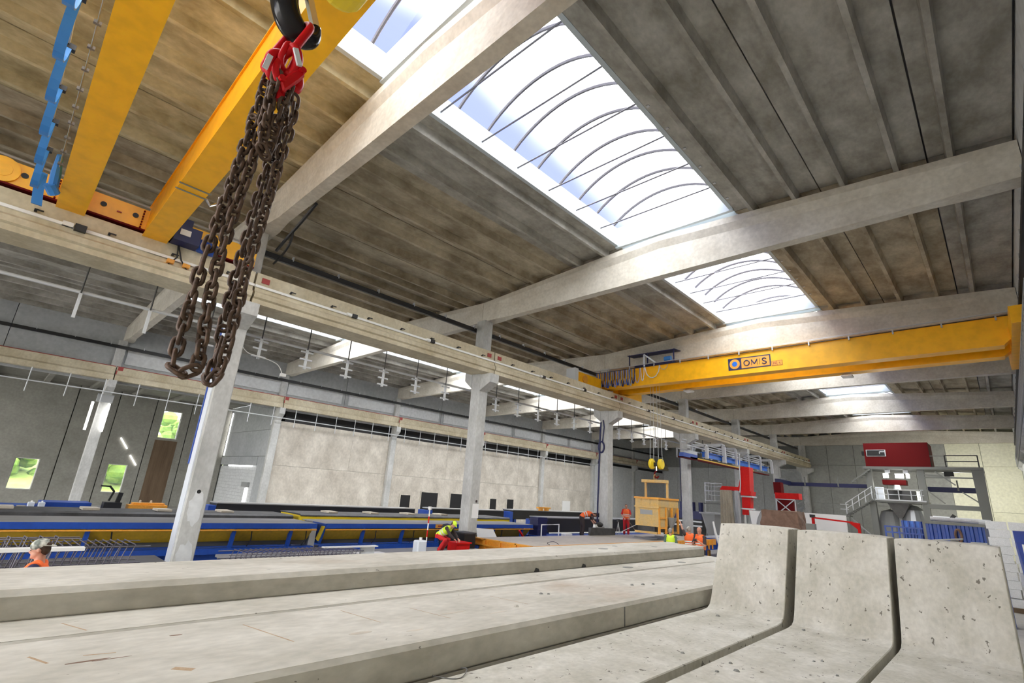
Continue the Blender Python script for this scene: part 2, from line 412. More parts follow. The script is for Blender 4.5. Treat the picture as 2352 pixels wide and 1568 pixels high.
# ---- skylights: white curb, aluminium arches, tie rods, clear polycarbonate vault
def arch_pts(x0, x1, z, rise, y, n=14):
    c = (x1 - x0) / 2; R = (c * c + rise * rise) / (2 * rise); a = math.asin(c / R)
    xm = (x0 + x1) / 2; zc = z + rise - R
    return [(xm + R * math.sin(-a + 2 * a * i / n), y, zc + R * math.cos(-a + 2 * a * i / n)) for i in range(n + 1)]
ARCH = TIE = None
def skylight(n, x0, x1, k, detail=True):
    ya, yb = yk(k) + .42, yk(k + 1) - .13
    r = empty_struct('window_%d' % n, (x0, ya, 11.7))
    zc = 12.24
    cb = MB()
    cb.prism([(x0 - .12, 11.66), (x0, 11.66), (x0 + .10, zc), (x0 - .12, zc)], 'y', ya, yb)
    cb.prism([(x1, 11.66), (x1 + .12, 11.66), (x1 + .12, zc), (x1 - .10, zc)], 'y', ya, yb)
    cb.box(x0 - .12, x1 + .12, ya - .12, ya, 11.60, zc + .15); cb.box(x0 - .12, x1 + .12, yb, yb + .12, 11.60, zc + .15)
    cb.build('curb', 'curb', r)
    a, b = x0 + .06, x1 - .06
    top = arch_pts(a, b, zc + .03, .72, 0)
    g = MB(); g.v = []
    inner = [(p[0], p[2]) for p in top]; outer = [(p[0], p[2] + .012) for p in top]
    g.prism(inner + outer[::-1], 'y', ya - .05, yb + .05)
    g.build('glazing', 'glazing', r)
    global ARCH, TIE
    na = 9
    for i in range(na):
        y = ya + .55 + i * 1.05
        if y > yb: break
        if detail:
            if ARCH is None:
                ARCH = MB().tube(arch_pts(0, b - a, 0, .68, 0), .048, 6).mesh('rib', 'alu')
            put('rib', ARCH, r, (a - r.location.x, y - r.location.y, zc + .02 - 11.7))
    for i in range(7):
        y = ya + 1.2 + i * 1.42 - .1
        if y > yb: break
        if TIE is None:
            TIE = MB().tube([(0, 0, 0), (b - a + .12, 0, 0)], .024, 5).mesh('tie_rod', 'alu')
        put('tie_rod', TIE, r, (x0 - r.location.x, y - r.location.y, 0.14))
    # raise ends of the roof slabs with small bolts along the right edge
    if detail and k >= 0:
        bt = MB()
        for j in range(6): bt.cbox((x1 + .20, ya + 4 + j * .95, 11.655), (.07, .07, .03))
        bt.build('bolt', 'steel', r)
nwin = 1
for k in range(-2, 5):
    skylight(nwin, -8.76, -4.80, k); nwin += 1
for k in range(0, 5):
    skylight(nwin, -30.06, -24.0, k, False); nwin += 1
# bays without a skylight are closed with slabs
for k in (-2, -1, 5):
    for x in (-28.9, -26.55, -24.95): roof_slab(x, k, lambda q: zt2(-29.9), 0.0, TTG if x < -26 else TTNG)
    put('roof_sheet', MB().box(-30.2, -23.9, yk(k) + .1, yk(k + 1) + .2, 11.80, 11.9).mesh('roof_sheet', 'deck'), ceil)
roof_slab(-7.61, 5, lambda q: zt1(-8.7), 0.0, TTG); roof_slab(-5.66, 5, lambda q: zt1(-8.7), 0.0, TTNG)
put('roof_sheet', MB().box(-8.9, -4.7, yk(5) + .1, YE + .5, 11.84, 11.94).mesh('roof_sheet', 'deck'), ceil)

# ---- walls
# long far wall of the second bay: concrete panels between the columns, light panels above
wl = empty_struct('wall_left', (-37.7, 30, 0))
for k in range(1, 5):
    MB().box(-37.75, -37.45, yk(k) + .0, yk(k + 1) - .02, 0, 3.62).build('wall_panel', 'wall', wl)
    MB().box(-37.75, -37.45, yk(k) + .0, yk(k) + DY * .62, 3.635, 6.75).build('wall_panel', 'wall', wl)
    MB().box(-37.75, -37.45, yk(k) + DY * .62 + .012, yk(k + 1) - .02, 3.635, 6.75).build('wall_panel', 'wall', wl)
for k in range(5, 7):
    for j in range(4):
        y = yk(k) + j * DY / 4
        MB().box(-37.75, -37.45, y, y + DY / 4 - .03, 0, 7.2).build('wall_panel', 'panelwhite', wl)
MB().box(-37.9, -37.76, yk(1), YE + 9.2, 6.75, 7.6).build('backing', 'black', wl)
for k in range(-2, 7):
    for j in range(2):
        y = yk(k) + j * DY / 2
        MB().box(-37.75, -37.5, y, y + DY / 2 - .03, 7.55, 11.6).build('upper_panel', 'panelgrey', wl)
        if k >= 0:
            MB().box(-37.5, -37.44, y + .28, y + DY / 2 - .3, 8.75, 9.62).build('light_panel', 'panelwhite', wl)

MB().box(-38.1, -37.92, YB, YE + 9.4, 8.4, 11.9).build('backing', 'panelgrey', wl); MB().box(-38.1, -37.92, yk(1) + .4, YE + 9.4, 0, 8.4).build('backing', 'panelgrey', wl)  # added behind the panel gaps to stop daylight leaking in
# dark reveals in the far wall, covered with black sheet
holes = [(25.5, 26.5, 1.05, 2.06), (27.65, 29.5, 0.9, 2.38), (31.0, 32.9, .9, 2.4), (36.15, 37.05, .9, 2.14), (38.6, 39.6, .9, 2.17)]
for i, (a, b, z0, z1) in enumerate(holes):
    w = empty_struct('window_%d' % nwin, (-37.44, a, z0)); nwin += 1
    fr = MB(); fr.box(-37.5, -37.40, a - .12, a, z0, z1 + .1); fr.box(-37.5, -37.40, b, b + .12, z0, z1 + .1); fr.box(-37.5, -37.40, a, b, z1, z1 + .1)
    fr.build('reveal', 'wall', w)
    MB().box(-37.46, -37.43, a, b, z0, z1).build('black_sheet', 'black', w)
w = empty_struct('window_%d' % nwin, (-37.44, 47.9, 1.2)); nwin += 1
MB().box(-37.46, -37.43, 47.9, 49.4, 1.2, 2.35).build('pane', 'white', w)

# annex wall set back, with real openings and the green bank outside
XA = -48.5
wins = [(1.55, 2.82, .90, 2.96), (6.66, 7.86, .90, 2.96), (9.24, 10.56, 5.22, 7.42)]
wa = empty_struct('wall_annex', (XA, 0, 0))
joints = [-16.2, -13.6, -11.0, -8.4, -5.8, -3.2, -.6, 3.7, 6.2, 8.65, 11.2, 14.3]
for a, b in zip(joints[:-1], joints[1:]):
    hs = [h for h in wins if a < (h[0] + h[1]) / 2 < b]
    p = MB()
    a2, b2 = a + .03, b - .03
    if hs:
        ya, yb, z0, z1 = hs[0]
        p.box(XA - .3, XA, a2, ya, 0, 8.6); p.box(XA - .3, XA, yb, b2, 0, 8.6)
        p.box(XA - .3, XA, ya, yb, 0, z0); p.box(XA - .3, XA, ya, yb, z1, 8.6)
    else:
        p.box(XA - .3, XA, a2, b2, 0, 8.6)
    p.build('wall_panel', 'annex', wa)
    MB().box(XA - .42, XA - .31, b - .25, b + .25, 0, 8.6).build('joint_backing', 'annex', wa)  # strip added behind each joint to block light leaks
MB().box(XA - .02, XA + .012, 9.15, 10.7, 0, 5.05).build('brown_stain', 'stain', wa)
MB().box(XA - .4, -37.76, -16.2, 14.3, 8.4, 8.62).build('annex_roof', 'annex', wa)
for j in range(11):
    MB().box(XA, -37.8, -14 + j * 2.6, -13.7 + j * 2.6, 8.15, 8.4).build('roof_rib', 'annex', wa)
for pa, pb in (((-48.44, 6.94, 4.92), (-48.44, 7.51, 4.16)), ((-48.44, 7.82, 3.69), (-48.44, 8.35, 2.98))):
    MB().bar(pa, pb, .05, .07).build('light_slot', 'led', wa)  # glowing bars put in for bright slits in the wall, no lamps
for ya, yb, z0, z1 in wins:
    w = empty_struct('window_%d' % nwin, (XA, ya, z0)); nwin += 1
    f = MB(); e = .05
    f.box(XA - .2, XA - .12, ya, ya + e, z0, z1); f.box(XA - .2, XA - .12, yb - e, yb, z0, z1)
    f.box(XA - .2, XA - .12, ya + e, yb - e, z0, z0 + e); f.box(XA - .2, XA - .12, ya + e, yb - e, z1 - e, z1)
    f.build('frame', 'white', w)
    MB().box(XA - .165, XA - .155, ya + e, yb - e, z0 + e, z1 - e).build('pane', 'glass', w)

# annex end wall with roller door
we = empty_struct('wall_annex_end', (-43, 14.4, 0))
for x0, x1, z0, z1 in ((-48.8, -37.76, 4.25, 6.2), (-48.8, -37.76, 6.22, 8.4), (-40.3, -37.76, 0, 4.23)):
    MB().box(x0, x1, 14.35, 14.6, z0, z1).build('wall_panel', 'panelgrey', we)
MB().box(-48.4, -48.27, 14.30, 14.36, 4.3, 7.95).build('light_slot', 'led', we)  # emission stands in for light coming through a narrow slot
d = empty_struct('door_1', (-44.4, 14.35, 0))
for j in range(14):
    MB().box(-48.8, -40.35, 14.38, 14.46, .02 + j * .245, .255 + j * .245).build('slat', 'panelwhite', d)
MB().box(-49.0, -37.76, 14.62, 14.75, 0, 8.6).build('backing', 'panelgrey', we)  # added to keep daylight out of the gaps in this wall
MB().box(-48.8, -40.3, 14.28, 14.36, 3.55, 4.2).build('door_head', 'panelgrey', d)
MB().box(-46.6, -41.2, 14.34, 14.37, 3.46, 3.55).build('light_gap', 'led', d)  # glow put in for the line of light above the door
MB().box(-41.75, -41.25, 14.32, 14.37, .5, 1.85).build('door_pane', 'led', d)  # lit glass imitated by emission
MB().box(-42.3, -41.0, 14.2, 14.36, 1.95, 2.3).build('door_drive', 'greysteel', d)

# end walls
wd = empty_struct('wall_end', (-7, YE, 0))
for j in range(7):
    x0 = -16.0 + j * 2.5; x1 = min(x0 + 2.47, 1.45)
    MB().box(x0, x1, YE + .25, YE + .5, 0, 4.0).build('end_panel', 'panelgreen' if j > 4 else 'enddark', wd)
    segs = [(4.02, 8.0), (8.02, 11.7)]
    if j == 3: segs = [(4.02, 4.4), (5.6, 8.0), (8.02, 11.7)]
    for z0, z1 in segs:
        MB().box(x0, x1, YE + .25, YE + .5, z0, z1).build('end_panel', 'panelgreen' if j > 4 else 'enddark', wd)
bk = MB(); bk.box(-16.4, -8.52, YE + .52, YE + .65, 0, 11.75); bk.box(-6.0, 1.8, YE + .52, YE + .65, 0, 11.75); bk.box(-8.52, -6.0, YE + .52, YE + .65, 0, 4.38); bk.box(-8.52, -6.0, YE + .52, YE + .65, 5.62, 11.75)
bk.build('backing', 'enddark', wd)  # unseen layer added against light leaking between the end panels
w = empty_struct('window_%d' % nwin, (-7.3, YE, 4.4)); nwin += 1
fr = MB(); fr.box(-8.5, -6.03, YE + .2, YE + .27, 4.36, 4.44); fr.box(-8.5, -6.03, YE + .2, YE + .27, 5.56, 5.64)
for x in (-8.5, -7.3, -6.1): fr.box(x, x + .07, YE + .2, YE + .27, 4.44, 5.56)
fr.build('frame', 'white', w)
MB().box(-8.45, -6.1, YE + .3, YE + .31, 4.42, 5.6).build('pane', 'glass', w)
wb = empty_struct('wall_end_second_bay', (-27, YE + 9, 0))
for j in range(9):
    x0 = -37.7 + j * 2.42
    MB().box(x0, x0 + 2.39, YE + 9.0, YE + 9.25, 0, 8.2).build('end_panel', 'panelwhite', wb)
    MB().box(x0, x0 + 2.39, YE + 9.0, YE + 9.25, 8.23, 12).build('end_panel', 'enddark', wb)
MB().box(-38, -16.0, YE + 9.27, YE + 9.4, 0, 12).build('backing', 'enddark', wb)  # unseen, added to close off light leaks between the panels
MB().box(-16.3, -16.02, YE + .3, YE + 9.2, 0, 11.6).build('return_panel', 'panelwhite', wb)
MB().box(-38, -16.0, YE + .2, YE + 9.3, 11.5, 11.7).build('end_roof', 'deck', wb)
# right wall: precast panels
wr = empty_struct('wall_right', (1.5, 30, 0))
for k in range(-2, 6):
    for j in range(2):
        y = yk(k) + j * DY / 2
        for z0, z1 in ((0, 3.0), (3.02, 6.0), (6.02, 9.0), (9.02, 11.75)):
            MB().box(1.46, 1.75, y, y + DY / 2 - .02, z0, z1).build('wall_panel', 'panelwhite' if z0 > 5 else 'panelgreen', wr)
MB().box(1.77, 1.9, YB, YE + .6, 0, 11.9).build('backing', 'panelgreen', wr)  # added light stop behind the panel joints
# back of the hall, behind the viewer: open gates either side of a pier
wk = empty_struct('wall_back', (-10, YB, 0))
for x0, x1, z0, z1 in ((-16.3, -15.5, 0, 11.7), (-37.9, -35, 0, 11.7), (0.6, 1.75, 0, 11.7), (-15.5, .6, 9.4, 11.7), (-35, -16.3, 9.4, 11.7), (-24, -16.3, 0, 9.4)):
    MB().box(x0, x1, YB - .3, YB, z0, z1).build('back_panel', 'panelwhite', wk)

# green bank and hedge outside the annex windows
bank = MB().prism([(-56, -.2), (-90, 7.5), (-90, -.2)], 'y', -25, 45).build('grass_bank', 'grass')
struct(bank)
def hedge(x, y, r, h):
    b = MB(); rnd = random.Random(int(y * 10))
    for i in range(60):
        a = rnd.uniform(0, 2 * PI); q = rnd.uniform(0, r); z = rnd.uniform(.25, 1) * h
        s_ = rnd.uniform(.5, 1.1)
        b.ell((x + q * math.cos(a), y + q * math.sin(a), z), (s_, s_, s_ * .8), 7, 5)
    return b
for i, (x, y, r, h) in enumerate(((-62, 9.5, 3.0, 6.6), (-66, 14.5, 3.2, 8.2), (-64, 1.5, 2.6, 5.0))):
    t = thing('bush', ('green bush outside, seen through the upper annex window', 'tall green bush outside behind the one at the upper window',
                       'low green bush outside, seen through the leftmost annex window')[i], 'bush', (x, y, 0))
    f = hedge(x, y, r, h).build('foliage', 'leaf', t)
    MB().tube([(x, y, 1.0 if i == 0 else .5), (x, y, h * .6)], .2, 6).build('trunk', 'stain', t)

# ================================================================== ROOF BEAMS
def beam_mesh(xs, zt, xm):
    yc = 0
    rings = []
    x0, x1 = xs
    st = [x0, x0 + .75, x0 + 1.7, (x0 + x1) / 2, x1 - 1.7, x1 - .75, x1]
    for i, x in enumerate(st):
        z1 = zt(x); zf = z1 - .20; hb = .16 if 1 < i < 5 else .25
        zc = zf - (.24 if 1 < i < 5 else .03)
        rings.append([(x, -hb, 10.1), (x, hb, 10.1), (x, hb, zc), (x, .25, zf), (x, .25, z1), (x, -.25, z1), (x, -.25, zf), (x, -hb, zc)])
    return MB().loft(rings).mesh('roof_beam', 'beam')
B1 = beam_mesh((-15.86, 1.44), zt1, -7.2); B2 = beam_mesh((-37.5, -15.88), zt2, -26.7)
lab1 = ['nearest roof beam of the main hall, behind the chain', 'second roof beam of the main hall, between the two large skylights',
        'third roof beam of the main hall, just above the far yellow crane', 'fourth roof beam of the main hall, just below the far yellow crane',
        'fifth roof beam of the main hall, beyond the farthest visible skylight', 'sixth roof beam of the main hall, bright, last but one before the end wall',
        'dark last roof beam of the main hall against the end wall']
lab2 = ['nearest roof beam of the second bay, at far left behind the chain', 'second roof beam of the second bay, right of the first middle column',
        'third roof beam of the second bay, meeting the wall left of the second middle column', 'fourth roof beam of the second bay, right of the second middle column',
        'fifth roof beam of the second bay, just left of the third middle column', 'sixth roof beam of the second bay, seen right of the third middle column',
        'last roof beam of the second bay, far end behind the skip ropes']
for k in range(-2, 7):
    for me, lab, xc in ((B1, lab1, -7.2), (B2, lab2, -26.7)):
        o = put('roof_beam', me, None, (0, yk(k) + .145, 0))
        if k < 0:
            struct(o); o.name = 'trim_%d' % (10 + k if me is B1 else 20 + k)
        else:
            tag(o, 'pale precast concrete ' + lab[k], 'beam', 'roof beams of the main hall' if me is B1 else 'roof beams of the second bay')

# ================================================================== COLUMNS
def chamfer_col(b, x0, x1, y0, y1, z0, z1, c=.025):
    b.prism([(x0 + c, y0), (x1 - c, y0), (x1, y0 + c), (x1, y1 - c), (x1 - c, y1), (x0 + c, y1), (x0, y1 - c), (x0, y0 + c)], 'z', z0, z1)
colab = ['grey concrete column nearest the viewer, behind the hanging chain, with pale plaster patches', 'grey concrete column with a white paper sheet pinned low on it',
         'grey concrete column with a black hose hanging on its side', 'grey concrete column right of the hanging yellow skip',
         'grey concrete column partly hidden behind the red chute', 'grey concrete column right of the red chute, under the end of the blue rail',
         'last grey concrete column of the middle row, left of the far stairs']
def middle_column(k):
    y = yk(k)
    if k < 0:
        b = MB(); chamfer_col(b, -16.05, -15.5, y - .25, y + .25, 0, 10.1)
        struct(b.build('trim_%d' % (30 + k), 'column')); return
    t = thing('concrete_column', colab[k], 'column', (-15.78, y, 0), 0, 'columns of the middle row')
    b = MB(); chamfer_col(b, -16.05, -15.5, y - .25, y + .25, 0, 10.1); b.build('shaft', 'column', t)
    c = MB(); c.prism([(-15.5, 6.9), (-14.88, 7.22), (-14.88, 7.6), (-15.5, 7.6)], 'y', y - .25, y + .25)
    c.build('corbel', 'column', t)
    c = MB(); c.prism([(-16.05, 7.05), (-16.5, 7.4), (-16.5, 7.78), (-16.05, 7.78)], 'y', y - .25, y + .25)
    c.build('corbel', 'column', t)
    return t
mcols = {}
for k in range(-2, 7): mcols[k] = middle_column(k)
# plaster patches and hole on the first column, conduit along its edge
t = mcols[0]
def patch(cx, cz, ry, rz, seed):
    rnd = random.Random(seed); n = 22; pts = []
    for i in range(n):
        a = 2 * PI * i / n; q = 1 + rnd.uniform(-.18, .18)
        pts.append((cx + ry * q * math.cos(a), cz + rz * q * math.sin(a)))
    return MB().loft([[(-15.502, p[0], p[1]) for p in pts], [(-15.497, p[0], p[1]) for p in pts]])
patch(4.21, 1.90, .165, .43, 3).build('plaster_patch', 'panelwhite', t)
patch(4.2, .62, .175, .42, 5).build('plaster_patch', 'panelwhite', t)
MB().lathe([(.001, 0), (.05, 0), (.05, .012), (.001, .012)], (-15.506, 4.2, 2.3), 12, 'x').build('cast_hole', 'black', t)
MB().box(-16.0, -15.6, 3.925, 3.95, .3, 6.9).build('cable_channel', 'plastic', t)
MB().tube([(-15.98, 3.92, 3.0), (-15.98, 3.92, 6.9)], .03, 6).build('blue_cable', 'blue', t)
# paper on the second column
t = mcols[1]
MB().box(-15.5, -15.485, 14.02, 14.36, 1.75, 2.30).build('paper_sheet', 'paper', t)
MB().tube([(-15.48, 14.19, 2.36), (-15.48, 14.21, 2.44)], .035, 8).build('clip', 'darkcloth', t)
for z in (5.4, 6.55): MB().lathe([(.001, 0), (.04, 0), (.04, .012), (.001, .012)], (-15.8, 13.942, z), 10, 'y').build('cast_hole', 'black', t)
# hose on the third column
y = yk(2)
MB().tube([(-15.98, y - .27, 7.0), (-16.02, y - .28, 6.2), (-16.06, y - .28, 4.6), (-16.12, y - .28, 2.6), (-16.14, y - .28, 1.2)], .045, 6).build('black_hose', 'navy', mcols[2])
lp = [(-15.92 + .18 * math.cos(a), y - .30, 5.6 + .30 * math.sin(a)) for a in [2 * PI * i / 16 for i in range(16)]]
MB().closed_tube(lp, .045, 6, Vector((0, 1, 0))).build('hose_coil', 'navy', mcols[2])
MB().tube([(-15.82, y - .29, 7.1), (-15.75, y - .29, 6.7), (-15.85, y - .29, 5.9)], .03, 6).build('black_hose', 'navy', mcols[2])
MB().tube([(-16.05, yk(3) - .27, 6.3), (-16.05, yk(3) - .27, 2.9)], .025, 5).build('blue_hose', 'navy', mcols[3])

fclab = {0: 'pale concrete column of the far wall flanked by two bright tubes', 1: 'pale concrete column of the far wall beside the roller door',
         2: 'pale concrete column of the far wall, second from the roller door', 3: 'concrete column of the far wall hidden behind the second middle column',
         4: 'pale concrete column of the far wall left of the third middle column', 5: 'pale concrete column where the far wall turns from rough concrete to white',
         6: 'pale concrete column of the white far wall left of the skip'}
for k in range(-1, 7):
    y = yk(k)
    if k < 0:
        b = MB(); chamfer_col(b, -37.44, -37.0, y - .25, y + .25, 0, 10.1); struct(b.build('trim_41', 'column')); continue
    t = thing('wall_column', fclab[k], 'column', (-37.2, y - .1, 0), 0, 'columns of the far wall')
    b = MB(); chamfer_col(b, -37.44, -37.1, y - .35, y + .15, 0, 6.75); chamfer_col(b, -37.44, -37.15, y - .33, y + .13, 8.4, 10.1); b.build('shaft', 'column', t)
    MB().prism([(-37.44, 6.75), (-37.1, 6.75), (-36.62, 7.2), (-36.62, 7.62), (-37.44, 7.62)], 'y', y - .3, y + .1).build('corbel', 'column', t)
    MB().box(-37.44, -37.12, y - .33, y + .13, 7.62, 8.4).build('packing', 'column', t)
    if k == 0:
        MB().box(-36.98, -36.78, y - .55, y + .2, 6.3, 6.75).build('lamp_box', 'greysteel', t)
        for yy in (y - .66, y + .10):
            MB().tube([(-36.9, yy, 4.65), (-36.9, yy, 6.25)], .06, 8).build('lamp_tube', 'led', t)

# ================================================================== RUNWAY BEAMS
rl = ['carrying the near yellow crane, left of the first middle column', 'between the first and second middle columns', 'between the second and third middle columns',
      'between the third and fourth middle columns', 'between the fourth and fifth middle columns', 'between the fifth and sixth middle columns', 'far end, beyond the sixth middle column']
for k in range(-2, 6):
    ya, yb = yk(k) + .03, yk(k + 1) - .03
    if k == 5: yb = YE - 1
    b = MB()
    prof = [(-15.46, 7.6), (-14.93, 7.6), (-14.93, 7.74), (-14.86, 7.78), (-14.86, 7.92), (-14.93, 7.98), (-14.98, 8.2), (-14.98, 8.56), (-15.46, 8.56)]
    b.prism(prof, 'y', ya, yb)
    b.box(-16.0, -15.46, ya + .3, yb - .3, 7.62, 7.78)
    if k == -2:
        struct(b.build('trim_50', 'runway')); continue
    t = thing('runway_beam', 'concrete crane runway beam ' + rl[k + 1], 'beam', (-15.2, (ya + yb) / 2, 7.6), 0, 'crane runway beams of the main hall')
    b.build('girder', 'runway', t)
    MB().box(-14.985, -14.90, ya - .02, yb + .02, 8.10, 8.17).build('conductor_strip', 'white', t)
    MB().box(-15.24, -15.17, ya, yb, 8.56, 8.63).build('crane_rail', 'darkplate', t)
    cl = None
    j = 0; y = ya + 1.0
    while y < yb - .3:
        c = MB().box(-14.98, -14.90, y, y + .05, 8.22, 8.26).box(-14.92, -14.88, y + .0, y + .16, 8.25, 8.275)
        c.build('clip', 'black', t)
        y += 1.35
    if k >= 0:
        for yy in (ya + .15, yb - .4):
            MB().box(-14.985, -14.955, yy, yy + .22, 8.28, 8.44).build('bracket_plate', 'redmark', t)
        for yy in (ya + 3.1, ya + 6.4):
            MB().box(-14.98, -14.85, yy, yy + .18, 8.09, 8.21).build('junction_box', 'black', t)
            MB().box(-14.98, -14.85, yy - .2, yy - .02, 8.11, 8.19).build('junction_cap', 'white', t)
    if k == -1:
        MB().box(-14.98, -14.83, 0.10, .32, 8.06, 8.22).build('junction_box', 'black', t)
        MB().box(-14.98, -14.85, -.12, .08, 8.10, 8.2).build('junction_cap', 'white', t)
for k in range(-1, 6):
    ya, yb = yk(k) + .03, yk(k + 1) - .03
    if k == 5: yb = YE + 8.9
    b = MB().box(-16.46, -16.06, ya, yb, 7.78, 8.6)
    tag(b.build('runway_beam', 'runway'), 'concrete runway beam on the second bay side of the middle columns, ' + rl[k + 1], 'beam', 'runway beams on the back of the middle columns')
fl = ['left of the column with bright tubes', 'from the column with bright tubes to the roller door', 'above the first rough wall panel', 'above the wall panel with the black openings',
      'behind the second middle column', 'left of the third middle column', 'above the white far wall', ]
for k in range(-1, 7):
    ya, yb = yk(k) - .07, yk(k + 1) - .13
    if k == 6: yb = YE + 8.9
    t = thing('runway_beam', 'concrete runway beam of the far wall, ' + fl[min(k + 1, 6)] if k < 6 else 'concrete runway beam of the far wall, at its far end behind the skip', 'beam', (-36.9, (ya + yb) / 2, 7.62), 0, 'runway beams of the far wall')
    MB().prism([(-37.08, 7.62), (-36.66, 7.62), (-36.66, 7.9), (-36.78, 8.0), (-36.78, 8.42), (-37.08, 8.42)], 'y', ya, yb).build('girder', 'runway', t)
    MB().box(-36.96, -36.9, ya, yb, 8.42, 8.48).build('crane_rail', 'redmark', t)
    if k >= 0:
        MB().box(-36.8, -36.75, ya + .05, ya + .3, 8.22, 8.44).build('bracket_plate', 'redmark', t)
        MB().box(-36.8, -36.75, ya - .0, ya + .05, 7.65, 8.2).build('bracket_plate', 'redmark', t)
t = thing('runway_beam', 'concrete runway beam on the right wall', 'beam', (1.2, 24, 7.8))
MB().prism([(1.22, 7.75), (1.45, 7.75), (1.45, 8.75), (1.24, 8.75), (1.22, 8.3)], 'y', YB, YE - 1).build('girder', 'column', t)
MB().box(1.30, 1.37, YB, YE - 1, 8.75, 8.82).build('crane_rail', 'darkplate', t)
for j in range(9):
    y = yk(0) + j * 7.2
    MB().prism([(1.22, 7.75), (1.46, 7.4), (1.46, 7.75)], 'y', y - .2, y + .2).build('corbel', 'column', t)
tr = thing('cable_tray', 'ladder cable tray with many rungs along the right wall beam', 'cable tray', (1.2, 40, 8.0))
MB().box(1.14, 1.20, 16, 62, 8.42, 8.50).build('side_rail', 'greysteel', tr); MB().box(1.14, 1.20, 16, 62, 7.82, 7.90).build('side_rail', 'greysteel', tr)
rg = MB().box(-.05, 0.0, 0, .16, -.12, .44).mesh('rung', 'greysteel')
for j in range(88): put('rung', rg, tr, (0, 16.3 + j * .52 - 40, 0))

# conductor rails (black busbars)
def busbar(x, z, y0, y1, lab, side):
    t = thing('conductor_rail', lab, 'busbar', (x, (y0 + y1) / 2, z))
    MB().box(x - .05, x + .05, y0, y1, z - .09, z + .09).build('bar', 'black', t)
    hm = MB().box(-.06, .06, -.02, .02, 0, .16).mesh('hanger', 'steel')
    y = y0 + 1
    while y < y1:
        put('hanger', hm, t, (0, y - t.location.y, .05)); y += 1.65
busbar(-16.15 + .06, 9.70, yk(0) + .3, YE - 1, 'black conductor rail running above the middle runway beam', 1)
busbar(-37.1, 9.68, yk(-1), YE + 8, 'black conductor rail running along the upper far wall of the second bay', 1)
busbar(1.38, 9.86, YB, YE - 1, 'black conductor rail running along the right wall under the roof beam ends', 1)
# ================================================================== NEAR CRANE (over the viewer)
t = thing('bridge_crane', 'near yellow double girder bridge crane over the viewer, at upper left', 'crane', (-7, .8, 8.5))
for a, b in ((-.33, .20), (1.36, 1.90)):
    m_ = MB(); m_.box(-15.22, .9, a + .03, b - .03, 8.515, 9.40); m_.box(-15.22, .9, a, b, 8.5, 8.52); m_.box(-15.22, .9, a, b, 9.40, 9.425)
    m_.build('girder', 'yellow', t)
# end truck sitting on the runway rail
et = MB(); et.box(-15.40, -15.05, -2.6, 4.1, 8.70, 9.25)
et.build('end_truck', 'yellow', t)
MB().box(-15.46, -15.02, -2.6, 4.1, 8.66, 8.70).build('flange', 'darkred', t)
for y in (-.46, -.98, .46, 1.12):
    MB().lathe([(.001, 0), (.065, 0), (.065, .012), (.001, .012)], (-15.045, y, 9.0), 14, 'x').build('access_hole', 'black', t)
MB().lathe([(.20, 0), (.30, 0), (.30, .05), (.20, .05)], (-15.05, -1.35, 8.98), 20, 'x').build('wheel_housing', 'yellow', t)
MB().lathe([(.001, 0), (.19, 0), (.17, .06), (.001, .06)], (-15.05, -1.35, 8.98), 20, 'x').build('wheel', 'yellow', t)
MB().box(-15.035, -15.02, .74, .84, 8.92, 8.95).build('red_tag', 'redmark', t)
bm_ = MB()
for y in (-.40, 1.27):
    for j in range(7): bm_.cbox((-15.0, y, 8.72 + j * .075), (.05, .035, .035))
bm_.build('bolt_row', 'darkred', t)['kind'] = 'stuff'
MB().tube([(-15.3, -2.6, 9.45), (-15.3, 4.2, 9.45)], .03, 6).build('conduit', 'steel', t)
# blue travel drive beside the second girder
dr = MB(); dr.box(-15.2, -14.55, 1.95, 2.55, 8.55, 9.0); dr.box(-15.3, -14.9, 2.0, 2.35, 9.0, 9.35)
dr.build('travel_drive', 'navy', t)
MB().lathe([(.001, 0), (.16, 0), (.19, .06), (.19, .42), (.14, .5), (.001, .5)], (-14.9, 2.55, 8.72), 14, 'y').build('motor', 'blue', t)
MB().box(-14.57, -14.53, 2.06, 2.30, 8.72, 8.88).build('rating_plate', 'white', t)
pk = MB(); pk.tube([(-14.95, 2.15, 8.6), (-14.9, 2.2, 8.2), (-14.9, 2.05, 7.95), (-14.9, 2.25, 7.85)], .02, 5); pk.tube([(-14.95, 2.15, 8.6), (-14.88, 2.3, 8.15), (-14.9, 2.5, 7.9), (-14.9, 2.38, 7.85)], .02, 5)
pk.build('pickup_cable', 'black', t)
for y in (2.0, 2.36): MB().box(-14.95, -14.82, y, y + .16, 7.98, 8.08).build('pickup_shoe', 'orange', t)
MB().box(-14.97, -14.93, 1.55, 2.9, 8.10, 8.13).build('pickup_arm', 'chrome', t)
cb = MB(); cb.tube([(-11.6, 1.34, 8.49), (-11.6, 1.94, 8.49)], .018, 6); cb.tube([(-11.3, 1.34, 8.49), (-11.3, 1.94, 8.49)], .018, 6)
cb.build('bracket_rod', 'midgrey', t)
cb = MB().tube([(-11.6, 1.92, 8.5), (-11.75, 2.05, 8.45), (-11.6, 2.15, 8.5), (-11.3, 2.1, 8.5)], .03, 6)
cb.build('limit_switch', 'chrome', t)
